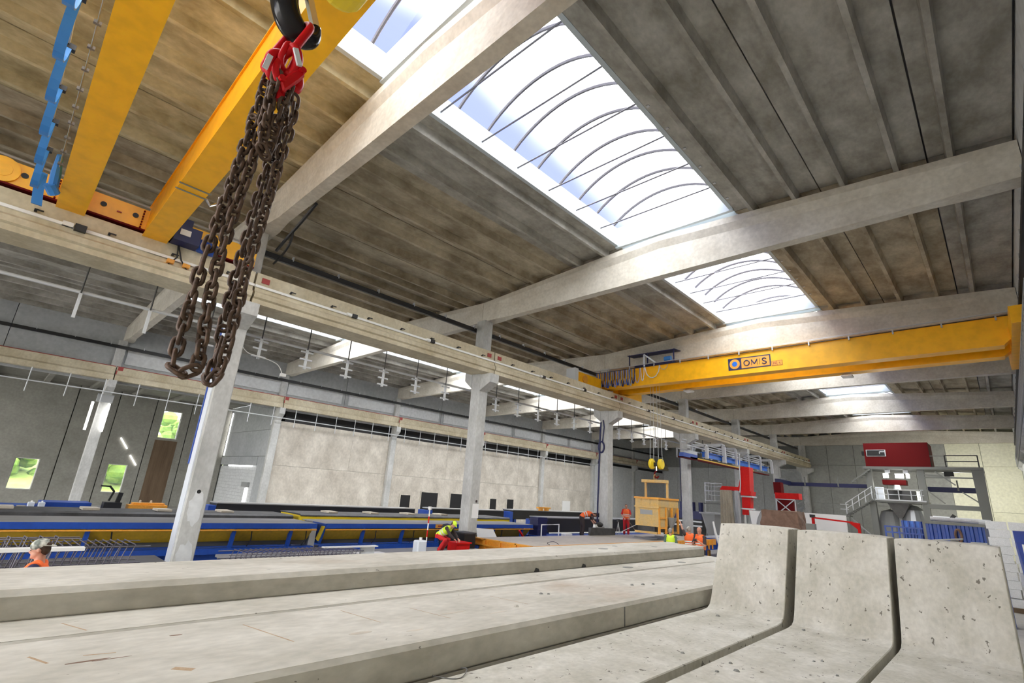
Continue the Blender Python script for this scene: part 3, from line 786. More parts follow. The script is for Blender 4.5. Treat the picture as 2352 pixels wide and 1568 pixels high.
# festoon of flat blue cable hanging from a rail along the first girder
fy = -.72
MB().box(-15.0, .8, fy - .02, fy + .02, 8.92, 8.98).build('festoon_rail', 'greysteel', t)
MB().tube([(-15.0, -.45, 8.75), (.8, -.45, 8.75)], .013, 5).build('guide_wire', 'midgrey', t)
gm = MB().cbox((0, 0, 0), (.05, .09, .05)).mesh('wire_clip', 'darkplate')
for j in range(18): put('wire_clip', gm, t, (-7.4 + j * .62, -.45 - .8, 8.75 - 8.5))
fx = -14.3
rnd = random.Random(4)
while fx < -5.0:
    w_ = 1.25
    n = 9
    pts = []
    for i in range(n + 1):
        q = i / n
        pts.append((fx + w_ * q, fy, 8.90 - .62 * (1 - (2 * q - 1) ** 2) ** .8))
    lp = MB()
    lp.loft([[(p[0], fy - .06, p[2] - .0), (p[0], fy + .06, p[2]), (p[0] + .012, fy + .06, p[2] + .022), (p[0] + .012, fy - .06, p[2] + .022)] for p in pts])
    lp.build('festoon_cable', 'lightblue', t)
    MB().cbox((fx + w_, fy, 8.90), (.10, .20, .09)).build('cable_trolley', 'black', t)
    fx += w_
pts = [(-14.3, fy + .02, 8.9), (-14.45, fy + .05, 8.55), (-14.6, fy + .1, 8.25)]
lp = MB(); lp.loft([[(p[0], p[1] - .09, p[2]), (p[0], p[1] + .09, p[2]), (p[0] + .05, p[1] + .09, p[2]), (p[0] + .05, p[1] - .09, p[2])] for p in pts])
lp.build('festoon_cable', 'lightblue', t)
pts = [(-13.2, fy + .22, 8.95), (-13.5, fy + .25, 8.65), (-13.75, fy + .28, 8.35)]
lp = MB(); lp.tube(pts, [.05, .09, .085], 8); lp.tube([(-13.62, fy + .21, 8.42), (-13.75, fy + .33, 8.30)], .11, 8)
lp.build('cable_bundle', 'lightblue', t)

# ================================================================== HOOK + CHAIN
HX, HY = -3.2, .80
hk = thing('crane_hook', 'black crane hook block at the top edge holding the red master link', 'hook', (HX, HY, 6.3))
# hook outline in the (y, z) plane: shank, body sweeping left and down, tip rising on the right
hp = [(.80, 6.52), (.72, 6.40), (.655, 6.24), (.655, 6.10), (.70, 5.98), (.765, 5.915), (.835, 5.895), (.885, 5.925), (.905, 5.985), (.905, 6.05)]
hr = [.085, .095, .10, .105, .105, .10, .085, .068, .052, .040]
# smooth the spine
def catmull(P, n=4):
    out = []
    for i in range(len(P) - 1):
        p0, p1, p2, p3 = P[max(i - 1, 0)], P[i], P[i + 1], P[min(i + 2, len(P) - 1)]
        for j in range(n):
            u = j / n
            out.append(tuple(.5 * (2 * b + (c_ - a) * u + (2 * a - 5 * b + 4 * c_ - d_) * u * u + (3 * b - a - 3 * c_ + d_) * u ** 3) for a, b, c_, d_ in zip(p0, p1, p2, p3)))
    out.append(tuple(P[-1])); return out
sp = catmull([(HX, a, b, c_) for (a, b), c_ in zip(hp, hr)], 4)
MB().tube([(p[0], p[1], p[2]) for p in sp], [p[3] * .92 for p in sp], 14).build('hook_body', 'glossblack', hk, smooth=True)
MB().bar((HX, .80, 6.28), (HX - .005, .895, 6.06), .045, .050).build('latch', 'chrome', hk)
MB().tube([(HX - .05, .79, 6.30), (HX + .05, .79, 6.30)], .022, 10).build('latch_pin', 'chrome', hk)
MB().lathe([(.001, 0), (.12, 0), (.14, .03), (.14, .16), (.11, .20), (.001, .2)], (HX, .80, 6.46), 18).build('hook_nut', 'glossblack', hk)
MB().lathe([(.001, -.11), (.19, -.11), (.21, -.07), (.21, .07), (.19, .11), (.001, .11)], (HX, 1.02, 6.66), 22, 'x').build('sheave_housing', 'yellowpaint', hk, smooth=False)
MB().lathe([(.001, -.11), (.19, -.11), (.21, -.07), (.21, .07), (.19, .11), (.001, .11)], (HX, .60, 6.72), 22, 'x').build('sheave_housing', 'yellowpaint', hk)
MB().box(HX - .09, HX + .09, .56, 1.06, 6.62, 6.80).build('crosshead', 'glossblack', hk)
for yy in (.42, .78, .84, 1.2):
    MB().tube([(HX, yy, 6.75), (HX, yy + (.81 - yy) * .2, 9.3)], .011, 6).build('hoist_rope', 'darkplate', hk)

cs = thing('chain_sling', 'rusty four strand lifting chain with red fittings hanging from the black hook', 'chain', (HX, .75, 5.6))
# red master link through the hook bowl
def stadium(c, L_, W, n, ex, ey):
    # closed centre line: long axis ex, short axis ey (Vectors)
    r = W / 2; s_ = (L_ - W) / 2; out = []
    for i in range(n):
        a = PI * i / (n - 1); out.append(c + ex * (s_ + r * math.sin(a)) + ey * (r * math.cos(a)))
    for i in range(n):
        a = PI + PI * i / (n - 1); out.append(c + ex * (-s_ + r * math.sin(a)) + ey * (r * math.cos(a)))
    return out
e1 = Vector((0, .28, .96)).normalized(); e2 = Vector((.93, .36, 0)).normalized(); e2 = (e2 - e1 * e2.dot(e1)).normalized()
MB().closed_tube(stadium(Vector((HX + .01, .765, 5.79)), .40, .225, 10, e1, e2), .029, 12, e1.cross(e2).normalized()).build('master_link', 'red', cs, smooth=True)
for c0, ang in (((HX - .05, .705, 5.60), .9), ((HX + .06, .755, 5.60), 2.2)):
    ex = Vector((0, .15, .98)).normalized(); ey = Vector((math.cos(ang), math.sin(ang), 0)); ey = (ey - ex * ey.dot(ex)).normalized()
    MB().closed_tube(stadium(Vector(c0), .21, .11, 8, ex, ey), .022, 10, ex.cross(ey).normalized()).build('sub_link', 'red', cs, smooth=True)
# red clevis shortening hooks with bright latches
def hooklet(P, r, lt):
    p = catmull([(HX + q[0], q[1], q[2]) for q in P], 4)
    MB().tube(p, [r * (.75 + .35 * math.sin(PI * i / (len(p) - 1))) for i in range(len(p))], 10).build('shortening_hook', 'red', cs, smooth=True)
    if lt: MB().bar((HX + lt[0][0], lt[0][1], lt[0][2]), (HX + lt[1][0], lt[1][1], lt[1][2]), .018, .034).build('safety_latch', 'lightsteel', cs)
hooklet([(.05, .735, 5.60), (.06, .69, 5.585), (.06, .655, 5.54), (.05, .66, 5.46), (.04, .69, 5.40), (.03, .72, 5.43)], .032, ((.10, .640, 5.50), (.10, .628, 5.385)))
hooklet([(.09, .745, 5.67), (.12, .770, 5.66), (.12, .80, 5.60), (.10, .81, 5.52), (.08, .79, 5.46), (.07, .76, 5.47)], .032, ((.16, .762, 5.62), (.16, .812, 5.51)))
hooklet([(.02, .80, 5.60), (.0, .85, 5.58), (-.02, .88, 5.52), (-.02, .87, 5.46), (0, .84, 5.43)], .034, None)
hooklet([(.08, .70, 5.52), (.08, .695, 5.44), (.08, .72, 5.36), (.07, .75, 5.33)], .028, None)
MB().loft([[(HX + .08, .725, 5.345), (HX + .08, .765, 5.27), (HX + .08, .845, 5.43), (HX + .08, .875, 5.50), (HX + .08, .82, 5.53)],
           [(HX + .13, .725, 5.345), (HX + .13, .765, 5.27), (HX + .13, .845, 5.43), (HX + .13, .875, 5.50), (HX + .13, .82, 5.53)]]).build('grab_plate', 'red', cs, bevel=.012)
MB().tube([(HX + .06, .76, 5.33), (HX + .06, .765, 5.24)], [.038, .026], 8).build('grab_shank', 'red', cs)
for y, z in ((.845, 5.515), (.735, 5.36)): MB().lathe([(.001, -.035), (.024, -.035), (.024, .035), (.001, .035)], (HX + .11, y, z), 10, 'x').build('load_pin', 'red', cs)
# chain links share one mesh
PT, LW, LD = .0725, .080, .0128
lk = MB().closed_tube(stadium(Vector((0, 0, 0)), PT + 2 * LD + .010, LW - 2 * LD, 6, Vector((0, 0, 1)), Vector((0, 1, 0))), LD, 7, Vector((1, 0, 0)))
LINK = lk.mesh('link', 'rust', True)
def chain(P, ph=0.0, tw=.0):
    # links laid head to tail along the polyline P
    P = [Vector(p) for p in P]
    seg = [(P[i + 1] - P[i]).length for i in range(len(P) - 1)]; tot = sum(seg)
    n = int(tot / PT); out = []
    def at(d):
        for i, s_ in enumerate(seg):
            if d <= s_ or i == len(seg) - 1: return P[i].lerp(P[i + 1], min(1, d / s_)), (P[i + 1] - P[i]).normalized()
            d -= s_
    for i in range(n):
        c_, d_ = at((i + .5) * PT)
        a, _ = at(max(0, (i + .0) * PT)); b, _ = at(min(tot - 1e-4, (i + 1) * PT))
        d_ = (b - a).normalized()
        q = d_.to_track_quat('Z', 'Y')
        view = math.atan2(.75, -3.2)
        rot = q.to_matrix() @ Matrix.Rotation((PI / 2 if i % 2 else 0) + ph + rnd.uniform(-.16, .16) + tw * i, 3, 'Z')
        o = bpy.data.objects.new('link', LINK); COL.objects.link(o); o.parent = cs
        o.location = c_ - cs.location; o.rotation_euler = rot.to_euler()
def wob(y0, y1, z0, z1, x0, x1, s=0):
    r_ = random.Random(s); K = 7
    return [(x0 + (x1 - x0) * i / K + r_.uniform(-.008, .008), y0 + (y1 - y0) * i / K + r_.uniform(-.006, .006), z0 + (z1 - z0) * i / K) for i in range(K + 1)]
def strand(P, s=0):
    r_ = random.Random(s); q = catmull(P, 3)
    return [(p[0] + r_.uniform(-.006, .006), p[1] + r_.uniform(-.004, .004), p[2]) for p in q]
sA = strand([(HX - .02, .69, 5.45), (HX - .03, .675, 5.2), (HX - .02, .655, 4.79), (HX - .02, .605, 4.01), (HX - .02, .592, 3.42)], 1)
sB = strand([(HX + .02, .715, 5.45), (HX + .03, .72, 5.2), (HX + .02, .715, 4.85), (HX + .02, .672, 4.06), (HX + .02, .700, 3.42)], 2)
chain(sA + [(HX - .015, .592, 3.36), (HX + .01, .615, 3.325), (HX + .03, .66, 3.32), (HX + .03, .695, 3.355)] + sB[::-1], .5)
sC = strand([(HX - .05, .845, 5.45), (HX - .06, .85, 5.2), (HX - .07, .835, 4.9), (HX - .07, .805, 4.1), (HX - .07, .808, 3.45)], 3)
sD = strand([(HX + .01, .87, 5.45), (HX + .02, .885, 5.2), (HX + .02, .872, 4.9), (HX + .02, .832, 4.1), (HX + .02, .825, 3.41)], 4)
chain(sC + [(HX - .065, .795, 3.37), (HX - .04, .79, 3.315), (HX - .0, .795, 3.305), (HX + .025, .812, 3.35)] + sD[::-1], .3)
sE = strand([(HX + .09, .705, 5.42), (HX + .08, .71, 5.2), (HX + .08, .725, 4.90)], 5); sF = strand([(HX + .06, .775, 4.88), (HX + .07, .785, 5.15), (HX + .08, .80, 5.40)], 6)
chain(sE + [(HX + .08, .735, 4.83), (HX + .07, .755, 4.80), (HX + .06, .77, 4.83)] + sF, .9)

# ================================================================== FAR CRANE
t = thing('bridge_crane', 'far yellow double girder bridge crane with the blue logo sign', 'crane', (-7, 24, 8.75))
def girder(y0, y1):
    m_ = MB()
    m_.prism([(-16.0, 9.68), (1.26, 9.78), (1.26, 9.2), (.80, 8.78), (-15.2, 8.75), (-16.0, 9.0)], 'y', y0 + .03, y1 - .03)
    m_.prism([(-15.3, 8.735), (.82, 8.765), (.82, 8.785), (-15.3, 8.755)], 'y', y0, y1)
    m_.prism([(-16.0, 9.68), (1.26, 9.78), (1.26, 9.80), (-16.0, 9.70)], 'y', y0, y1)
    m_.build('girder', 'yellow', t)
girder(23.2, 23.75); girder(24.85, 25.4)
MB().box(-16.1, -15.55, 20.9, 27.6, 8.66, 9.3).build('end_truck', 'yellow', t)
MB().box(-16.12, -15.53, 20.6, 20.9, 8.66, 9.45).build('buffer_plate', 'lightsteel', t)
MB().lathe([(.001, 0), (.22, 0), (.22, .06), (.001, .06)], (-15.55, 21.5, 8.98), 16, 'x').build('wheel', 'orange', t)
MB().box(1.0, 1.42, 20.9, 27.6, 8.84, 9.4).build('end_truck', 'yellow', t)
# handrail-like cable rail on the girder top
for j in range(12): MB().cbox((-15.2 + j * 1.45, 23.16, 9.75), (.05, .06, .16)).build('rail_post', 'steel', t)
MB().bar((-15.9, 23.14, 9.84), (1.2, 23.14, 9.93), .035).build('festoon_rail', 'steel', t)
MB().bar((-15.9, 23.16, 9.70), (1.2, 23.16, 9.80), .03).build('festoon_rail', 'black', t)
# lamps under the girder
for x in (-11.35, -4.15):
    MB().box(x - .2, x + .2, 24.9, 25.35, 8.60, 8.66).build('lamp', 'steel', t)
    MB().bar((x - .15, 25.1, 8.74), (x - .15, 25.1, 8.6), .03).build('lamp_bracket', 'black', t)
    MB().box(x - .17, x + .17, 24.93, 25.32, 8.585, 8.6).build('lamp_face', 'spot', t)
# festoon of hoses bunched at the left end, three loose loops to the right
def loop(x0, x1, zt, dz, r, m_):
    P = [(x0 + (x1 - x0) * i / 12, 23.08 + .03 * (i % 2), zt - dz * (1 - (2 * i / 12 - 1) ** 2) ** .55) for i in range(13)]
    MB().tube(P, r, 6).build('festoon_cable', m_, t)
for j in range(15):
    x = -15.85 + j * .16
    loop(x, x + .20, 9.66, .84 + .06 * math.sin(j * 2.1), .032, ['blue', 'greysteel', 'navy', 'lilac'][j % 4])
loop(-13.42, -13.1, 9.66, .78, .022, 'lilac'); loop(-13.05, -12.85, 9.66, .7, .022, 'lightsteel'); loop(-12.8, -11.95, 9.68, .62, .024, 'lightsteel'); loop(-11.95, -11.5, 9.68, .25, .016, 'greysteel')
# logo sign on the girder face
yl = 23.2 + .03
MB().prism([(-8.5, 8.98), (-6.63, 8.99), (-6.63, 9.54), (-8.5, 9.55)], 'y', yl - .012, yl - .002).build('sign_plate', 'navy', t)
MB().prism([(-7.90, 9.03), (-6.68, 9.035), (-6.68, 9.49), (-7.90, 9.50)], 'y', yl - .018, yl - .010).build('sign_field', 'orange', t)
def disc(cx, cz, r0_, r1_, y, m_, nm):
    MB().lathe([(max(r0_, .001), 0), (r1_, 0), (r1_, .006), (max(r0_, .001), .006)], (cx, y, cz), 28, 'y').build(nm, m_, t)
disc(-8.20, 9.265, .135, .235, yl - .022, 'orange', 'logo_ring')
disc(-8.20, 9.265, 0, .12, yl - .027, 'brightblue', 'logo_dot')
def text(s_, x, y, z, size, m_, parent, rot=(PI / 2, 0, 0), nm='lettering', bold=0.0):
    cu = bpy.data.curves.new(nm, 'FONT'); cu.body = s_; cu.size = size; cu.extrude = .003; cu.align_x = 'CENTER'; cu.align_y = 'CENTER'; cu.offset = bold
    cu.materials.append(M[m_])
    o = bpy.data.objects.new(nm, cu); COL.objects.link(o); o.parent = parent
    o.matrix_parent_inverse = parent.matrix_basis.inverted()
    o.location = (x, y, z); o.rotation_euler = rot
    dg = bpy.context.evaluated_depsgraph_get()
    me = bpy.data.meshes.new_from_object(o.evaluated_get(dg)); me.name = nm
    me.materials.clear(); me.materials.append(M[m_])
    q = bpy.data.objects.new(nm, me); COL.objects.link(q); q.parent = parent; q.matrix_parent_inverse = parent.matrix_basis.inverted()
    q.location = (x, y, z); q.rotation_euler = rot
    bpy.data.objects.remove(o); bpy.data.curves.remove(cu)
    return q
ly = yl - .024
MB().closed_tube([(-7.66 + .117 * math.cos(a), ly, 9.258 + .122 * math.sin(a)) for a in [2 * PI * i / 24 for i in range(24)]], .022, 6, Vector((0, 1, 0))).build('letter_o', 'navy', t)
def flatbars(segs, nm):
    b = MB()
    for (xa, za), (xb, zb) in segs: b.bar((xa, ly, za), (xb, ly, zb), .008, .05) if abs(xa - xb) < .005 else b.bar((xa, ly, za), (xb, ly, zb), .008, .046)
    b.build(nm, 'navy', t)
flatbars([((-7.45, 9.12), (-7.45, 9.40)), ((-7.20, 9.12), (-7.20, 9.40)), ((-7.45, 9.385), (-7.325, 9.17)), ((-7.20, 9.385), (-7.325, 9.17))], 'letter_m')
flatbars([((-7.10, 9.12), (-7.10, 9.40))], 'letter_i')
sp_ = catmull([(-6.815, ly, 9.345), (-6.86, ly, 9.388), (-6.915, ly, 9.392), (-6.965, ly, 9.362), (-6.965, ly, 9.305), (-6.91, ly, 9.268), (-6.86, ly, 9.245), (-6.82, ly, 9.205), (-6.83, ly, 9.155), (-6.885, ly, 9.128), (-6.94, ly, 9.132), (-6.985, ly, 9.175)], 3)
MB().tube(sp_, .0235, 6).build('letter_s', 'navy', t)
MB().prism([(-6.60, 8.98), (-6.16, 8.98), (-6.16, 9.20), (-6.60, 9.20)], 'y', yl - .012, yl - .004).build('capacity_plate', 'redmark', t)
MB().prism([(-6.585, 8.995), (-6.39, 8.995), (-6.39, 9.185), (-6.585, 9.185)], 'y', yl - .016, yl - .010).build('capacity_field', 'orange', t)
MB().prism([(-6.37, 8.995), (-6.175, 8.995), (-6.175, 9.185), (-6.37, 9.185)], 'y', yl - .016, yl - .010).build('capacity_field', 'orange', t)
text('16', -6.49, yl - .02, 9.09, .16, 'redmark', t); text('t', -6.27, yl - .02, 9.09, .16, 'redmark', t)
# trolley riding between the girders
tv = MB(); tv.box(-13.6, -11.4, 23.4, 25.2, 9.82, 9.95)
tv.build('trolley_frame', 'navy', t)
MB().prism([(23.35, 10.50), (25.0, 10.62), (25.0, 10.66), (23.35, 10.54)], 'x', -14.0, -11.2).build('trolley_roof', 'navy', t)
for x in (-13.9, -12.8, -11.3):
    for yy in (23.4, 24.9): MB().bar((x, yy, 9.8), (x, yy, 10.56), .05).build('roof_post', 'navy', t)
MB().lathe([(.001, 0), (.20, 0), (.20, .7), (.001, .7)], (-12.3, 24.3, 10.15), 14, 'x').build('hoist_drum', 'navy', t)
MB().bar((-12.95, 23.3, 9.75), (-12.95, 23.3, 10.45), .07).bar((-12.95, 23.3, 10.45), (-12.3, 23.5, 9.9), .07).bar((-12.95, 23.3, 9.85), (-12.85, 23.2, 9.6), .06).build('trolley_arm', 'plastic', t)
MB().lathe([(.001, 0), (.14, 0), (.14, .35), (.001, .35)], (-11.9, 23.6, 10.12), 12, 'x').build('hoist_motor', 'lightblue', t)

# hook block with the skip
hb = thing('hook_block', 'yellow twin sheave hook block hanging over the concrete skip', 'hook', (-12.83, 24.2, 4.7))
for yy in (-.22, .22):
    MB().lathe([(.001, -.08), (.24, -.08), (.27, -.05), (.27, .05), (.24, .08), (.001, .08)], (-12.83 + yy * .9, 24.2 + yy * .5, 4.74), 18, 'x').build('sheave_housing', 'yellowpaint', hb)
MB().box(-13.0, -12.66, 24.12, 24.28, 4.62, 4.82).build('crosshead', 'black', hb)
MB().tube([(-12.83, 24.2, 4.62), (-12.83, 24.2, 4.40)], .05, 8).build('shank', 'chrome', hb)
MB().tube(catmull([(-12.83, 24.2, 4.40), (-12.95, 24.2, 4.26), (-12.92, 24.2, 4.10), (-12.80, 24.2, 4.05), (-12.72, 24.2, 4.14)], 3), .04, 8).build('hook_body', 'darkred', hb)
for dx, dy in ((-.30, -.1), (-.12, -.05), (.10, .05), (.28, .12)):
    MB().tube([(-12.83 + dx, 24.2 + dy, 4.85), (-12.83 + dx * .6, 24.2 + dy, 9.815)], .011, 5).build('hoist_rope', 'steel', hb)
sk = thing('concrete_skip', 'worn yellow concrete skip hanging from the yellow hook block', 'skip', (-12.97, 24.45, 1.35))
X0, X1, YA_, YB_ = -13.62, -12.34, 23.4, 25.5
b = MB(); b.box(X0, X1, YA_, YB_, 2.62, 3.04); b.box(X0, X1 - .02, YA_ + .0, YA_ + .95, 1.70, 2.62)
b.loft([[(X0 + .0, YA_ + .95, 2.62), (X1, YA_ + .95, 2.62), (X1, YB_, 2.62), (X0, YB_, 2.62)], [(X0 + .02, YA_ + .95, 1.72), (X1 - .35, YA_ + .95, 1.72), (X1 - .35, YB_ - .3, 1.72), (X0 + .02, YB_ - .3, 1.72)]])
b.build('body', 'skip', sk)
MB().box(X0 - .04, X1 + .04, YA_ - .05, YB_ + .04, 2.98, 3.07).build('rim', 'orange', sk)
MB().box(X0 - .03, X1 + .03, YA_ - .04, YA_ + .0, 2.56, 2.64).build('band', 'skip', sk)
MB().box(X0 + .3, X0 + .34, YA_ - .03, YA_, 2.66, 2.98).box(X0 + .78, X0 + .82, YA_ - .03, YA_, 2.66, 2.98).build('rib', 'skip', sk)
MB().box(X0 + .1, X1 - .25, YA_ + .05, YB_ - .2, 1.45, 1.72).build('gate_housing', 'rubber', sk)
MB().box(X0 - .02, X1 - .1, YA_ - .04, YA_ + .08, 1.36, 1.46).build('skid', 'skip', sk); MB().box(X0 - .02, X1 + .02, YB_ - .1, YB_, 1.36, 1.46).build('skid', 'skip', sk)
for y in (YA_ + .06, YA_ + .75, YA_ + 1.4, YB_ - .06): MB().box(X1 - .06, X1 + .03, y - .05, y + .05, 1.38, 2.62).build('post', 'orange', sk)
for z in (1.62, 2.08): MB().box(X1 - .04, X1 + .02, YA_ + .06, YA_ + .75, z, z + .07).build('rung', 'orange', sk)
MB().lathe([(.001, 0), (.32, .0), (.06, -.55), (.001, -.55)], (X1 - .05, YA_ + 1.35, 2.15), 12).build('chute_funnel', 'greysteel', sk)
for y, lab in ((24.0, 0), (24.9, 0)): pass
MB().bar((X0 + .02, 24.45, 3.0), (X0 + .02, 24.45, 3.92), .09).build('bail_post', 'skip', sk)
MB().bar((X1 - .05, 24.45, 2.5), (X1 - .05, 24.45, 3.92), .09).build('bail_post', 'skip', sk)
MB().box(X0 - .03, X1 + .0, 24.10, 24.52, 3.80, 3.95).build('bail_beam', 'skip', sk)
MB().closed_tube([(-12.92 + .0, 24.45 - .25 + .13 * math.cos(a), 4.06 + .14 * math.sin(a)) for a in [2 * PI * i / 14 for i in range(14)]], .022, 6, Vector((1, 0, 0))).build('lifting_eye', 'skip', sk)
MB().prism([(X0 + .28, 2.24), (X0 + .95, 2.24), (X0 + .95, 2.46), (X0 + .28, 2.46)], 'y', YA_ - .012, YA_ + .03).build('name_plate', 'greysteel', sk)
MB().bar((X0 - .02, YA_ + .1, 1.7), (X0 - .5, YA_ - .6, 1.3), .03).build('tag_rod', 'steel', sk)
# ================================================================== FOREGROUND PRECAST STACK
def slab_obj(name, lab, x0, x1, y0, y1, z0, z1, lip=.05, grp='long flat slabs in the foreground'):
    b = MB()
    c = .012
    prof = [(x0 + .01, z0), (x1 - .006, z0), (x1, z0 + .01), (x1, z1 - lip), (x1 - lip * .75, z1 - .003), (x1 - lip * .8, z1), (x0 + c, z1), (x0, z1 - c), (x0, z1 - lip)]
    rings = []
    K = 26; rnd_ = random.Random(int(abs(x0) * 100))
    for i in range(K + 1):
        y = y0 + (y1 - y0) * i / K
        j = rnd_.uniform(-.004, .004)
        rings.append([(p[0] + (j if p[0] > (x0 + x1) / 2 else 0), y, p[1]) for p in prof])
    b.loft(rings)
    o = b.build(name, 'slab'); tag(o, lab, 'slab', grp)
    return o
s1 = slab_obj('concrete_slab', 'highest pale concrete slab along the back of the foreground stack', -6.30, -5.25, -2.2, 12.1, 1.702, 1.905, .045)
s2 = slab_obj('concrete_slab', 'long concrete slab under the front edge of the highest slab', -6.45, -4.685, -2.2, 12.3, 1.46, 1.70, .02)
s3 = slab_obj('concrete_slab', 'wide concrete slab with rusty marks and a deep step, left of the pitted units', -4.63, -3.295, -2.2, 12.2, 1.46, 1.70, .035)
def mark(o, b, nm, m_):
    return b.build(nm, m_, o)
# joint line on the stepped slab edge, cast holes and chips
mark(s3, MB().box(-3.30, -3.288, 5.40, 5.415, 1.465, 1.665), 'joint_line', 'darkplate')
for y, w_ in ((6.15, .12), (7.35, .12)):
    o_ = MB().prism([(y - w_ / 2, 1.705), (y + w_ / 2, 1.705), (y + w_ * .35, 1.745), (y - w_ * .2, 1.76)], 'x', -5.262, -5.243)
    mark(s1, o_, 'lifting_recess', 'black')
# dark scrape and boot marks printed on the slab surface
for x, y, L_, w_, a in ((-4.04, .73, .11, .012, .1), (-4.02, .84, .10, .005, .1), (-4.35, 1.25, .04, .012, .4), (-3.75, 2.35, .10, .03, .3), (-3.9, 3.4, .16, .02, .2), (-3.7, 3.8, .12, .015, .5), (-3.6, 2.75, .08, .02, .8)):
    b = MB(); n = 9
    b.loft([[(x + w_ * math.sin(2 * PI * i / n), y + L_ * math.cos(2 * PI * i / n) + a * w_ * math.sin(2 * PI * i / n), 1.7003 + dz) for i in range(n)] for dz in (-.002, .0006)])
    mark(s3, b, 'scuff_mark', 'browntarp' if w_ < .013 else 'wetconcrete')
rr_ = random.Random(11)
def chip(o, x, y, z, s_, m_='midgrey'):
    b = MB(); n = 6
    a0 = rr_.uniform(0, 6)
    ring = [(x + s_ * rr_.uniform(.5, 1) * math.cos(a0 + 2 * PI * i / n), y + s_ * rr_.uniform(.6, 1.3) * math.sin(a0 + 2 * PI * i / n), z - .002) for i in range(n)]
    top = [(x + (p[0] - x) * .5, y + (p[1] - y) * .5, z + s_ * .45) for p in ring]
    b.loft([ring, top]); return b.build('chip', m_, o)
def pebble(x, y, z, s_, lab, m_='midgrey'):
    b = MB(); n = 7; a0 = rr_.uniform(0, 6)
    ring = [(x + s_ * rr_.uniform(.6, 1) * math.cos(a0 + 2 * PI * i / n), y + s_ * rr_.uniform(.7, 1.3) * math.sin(a0 + 2 * PI * i / n), z) for i in range(n)]
    b.loft([ring, [(x + (p[0] - x) * .55, y + (p[1] - y) * .55, z + s_ * .5) for p in ring]])
    tag(b.build('concrete_crumb', m_), lab, 'crumb', 'loose crumbs on the foreground concrete')
# flat stains and long rust streaks are part of the slab surfaces
for (o, x, y, L_, ang, w_) in ((s3, -4.15, .80, .16, .2, .014), (s3, -4.1, 1.78, .62, 1.35, .012), (s3, -4.2, 2.6, .52, 1.4, .010), (s3, -4.0, 3.2, .5, 1.38, .008),
                               (s3, -4.2, .52, .20, 1.2, .016), (s3, -3.62, 1.12, .12, .8, .045), (s2, -4.9, .75, .3, 1.2, .012), (s3, -4.05, 4.3, .5, 1.4, .008)):
    c_, s_ = math.cos(ang), math.sin(ang)
    # streak runs across the slab (along x)
    p0 = (x - L_ / 2 * s_, y - L_ / 2 * c_); p1 = (x + L_ / 2 * s_, y + L_ / 2 * c_)
    b = MB().bar((p0[0], p0[1], 1.6985), (p1[0], p1[1], 1.6985), w_, .004)
    b.build('rust_streak', 'stainrust' if 'stainrust' in M else 'stain', o)
for i, (x, y, s_) in enumerate(((-3.78, 4.14, .035), (-4.1, 4.9, .03), (-4.05, 4.98, .022), (-3.9, 6.6, .03), (-3.85, 6.8, .035), (-3.8, 7.0, .03), (-3.45, 7.0, .02))):
    pebble(x, y, 1.7, s_, ['pale crumb alone on the wide rusty slab', 'larger of two grey crumbs on the wide rusty slab', 'smaller of two grey crumbs on the wide rusty slab',
           'leftmost of three grey crumbs near the far end of the wide slab', 'middle of three grey crumbs near the far end of the wide slab', 'rightmost of three grey crumbs near the far end of the wide slab',
           'tiny grey crumb by the edge of the step'][i], 'slab' if i == 0 else 'midgrey')
for x, y, s_, lab in ((-2.42, 5.0, .025, 'grey crumb on the left pitted unit beside the first gap'), (-2.02, 5.1, .022, 'grey crumb on the middle unit, nearest the first gap'),
        (-2.0, 4.75, .022, 'grey crumb on the middle unit at the bottom edge of the view'), (-1.9, 4.92, .03, 'largest grey crumb on the foot of the middle pitted unit'),
        (-1.55, 5.9, .016, 'left of two tiny crumbs mid way along the middle unit'), (-1.5, 5.98, .018, 'right of two tiny crumbs mid way along the middle unit'),
        (-1.3, 5.6, .02, 'grey crumb on the middle unit near the second gap'), (-2.9, 7.0, .035, 'dark crumb at the foot of the left pitted upright'),
        (-2.4, 7.35, .03, 'crumb in the corner of the left upright by the first gap'), (-1.98, 7.25, .03, 'crumb in the left corner of the middle upright'), (-1.4, 7.35, .035, 'crumb at the right foot of the middle upright')):
    pebble(x, y, 1.47, s_, lab)
wf = MB().tube(catmull([(-3.27, 2.70, 1.478), (-3.16, 2.77, 1.474), (-3.12, 2.86, 1.476), (-3.20, 2.98, 1.49), (-3.24, 2.95, 1.49)], 4), .004, 5).build('tie_wire', 'darkplate')
tag(wf, 'bent loop of tie wire lying below the step edge', 'wire')
# dark lifting pockets on the highest slab and the slab below
for o, pts in ((s1, ((-5.7, 8.6, .10), (-5.95, 9.4, .06), (-5.6, 10.4, .07))), (s2, ((-4.95, 8.24, .10), (-4.9, 10.2, .09)))):
    for x, y, s_ in pts:
        z = 1.905 if o is s1 else 1.70
        n = 12
        b = MB().loft([[(x + s_ * math.cos(2 * PI * i / n) * .8, y + s_ * 1.2 * math.sin(2 * PI * i / n), z + dz) for i in range(n)] for dz in (-.01, .003)])
        b.build('lifting_pocket', 'midgrey', o)
MB().tube([(-4.66, 11.3, 1.71), (-4.6, 12.0, 1.74), (-4.55, 12.3, 1.86)], [.05, .035, .01], 5).build('strap_end', 'white', s2)

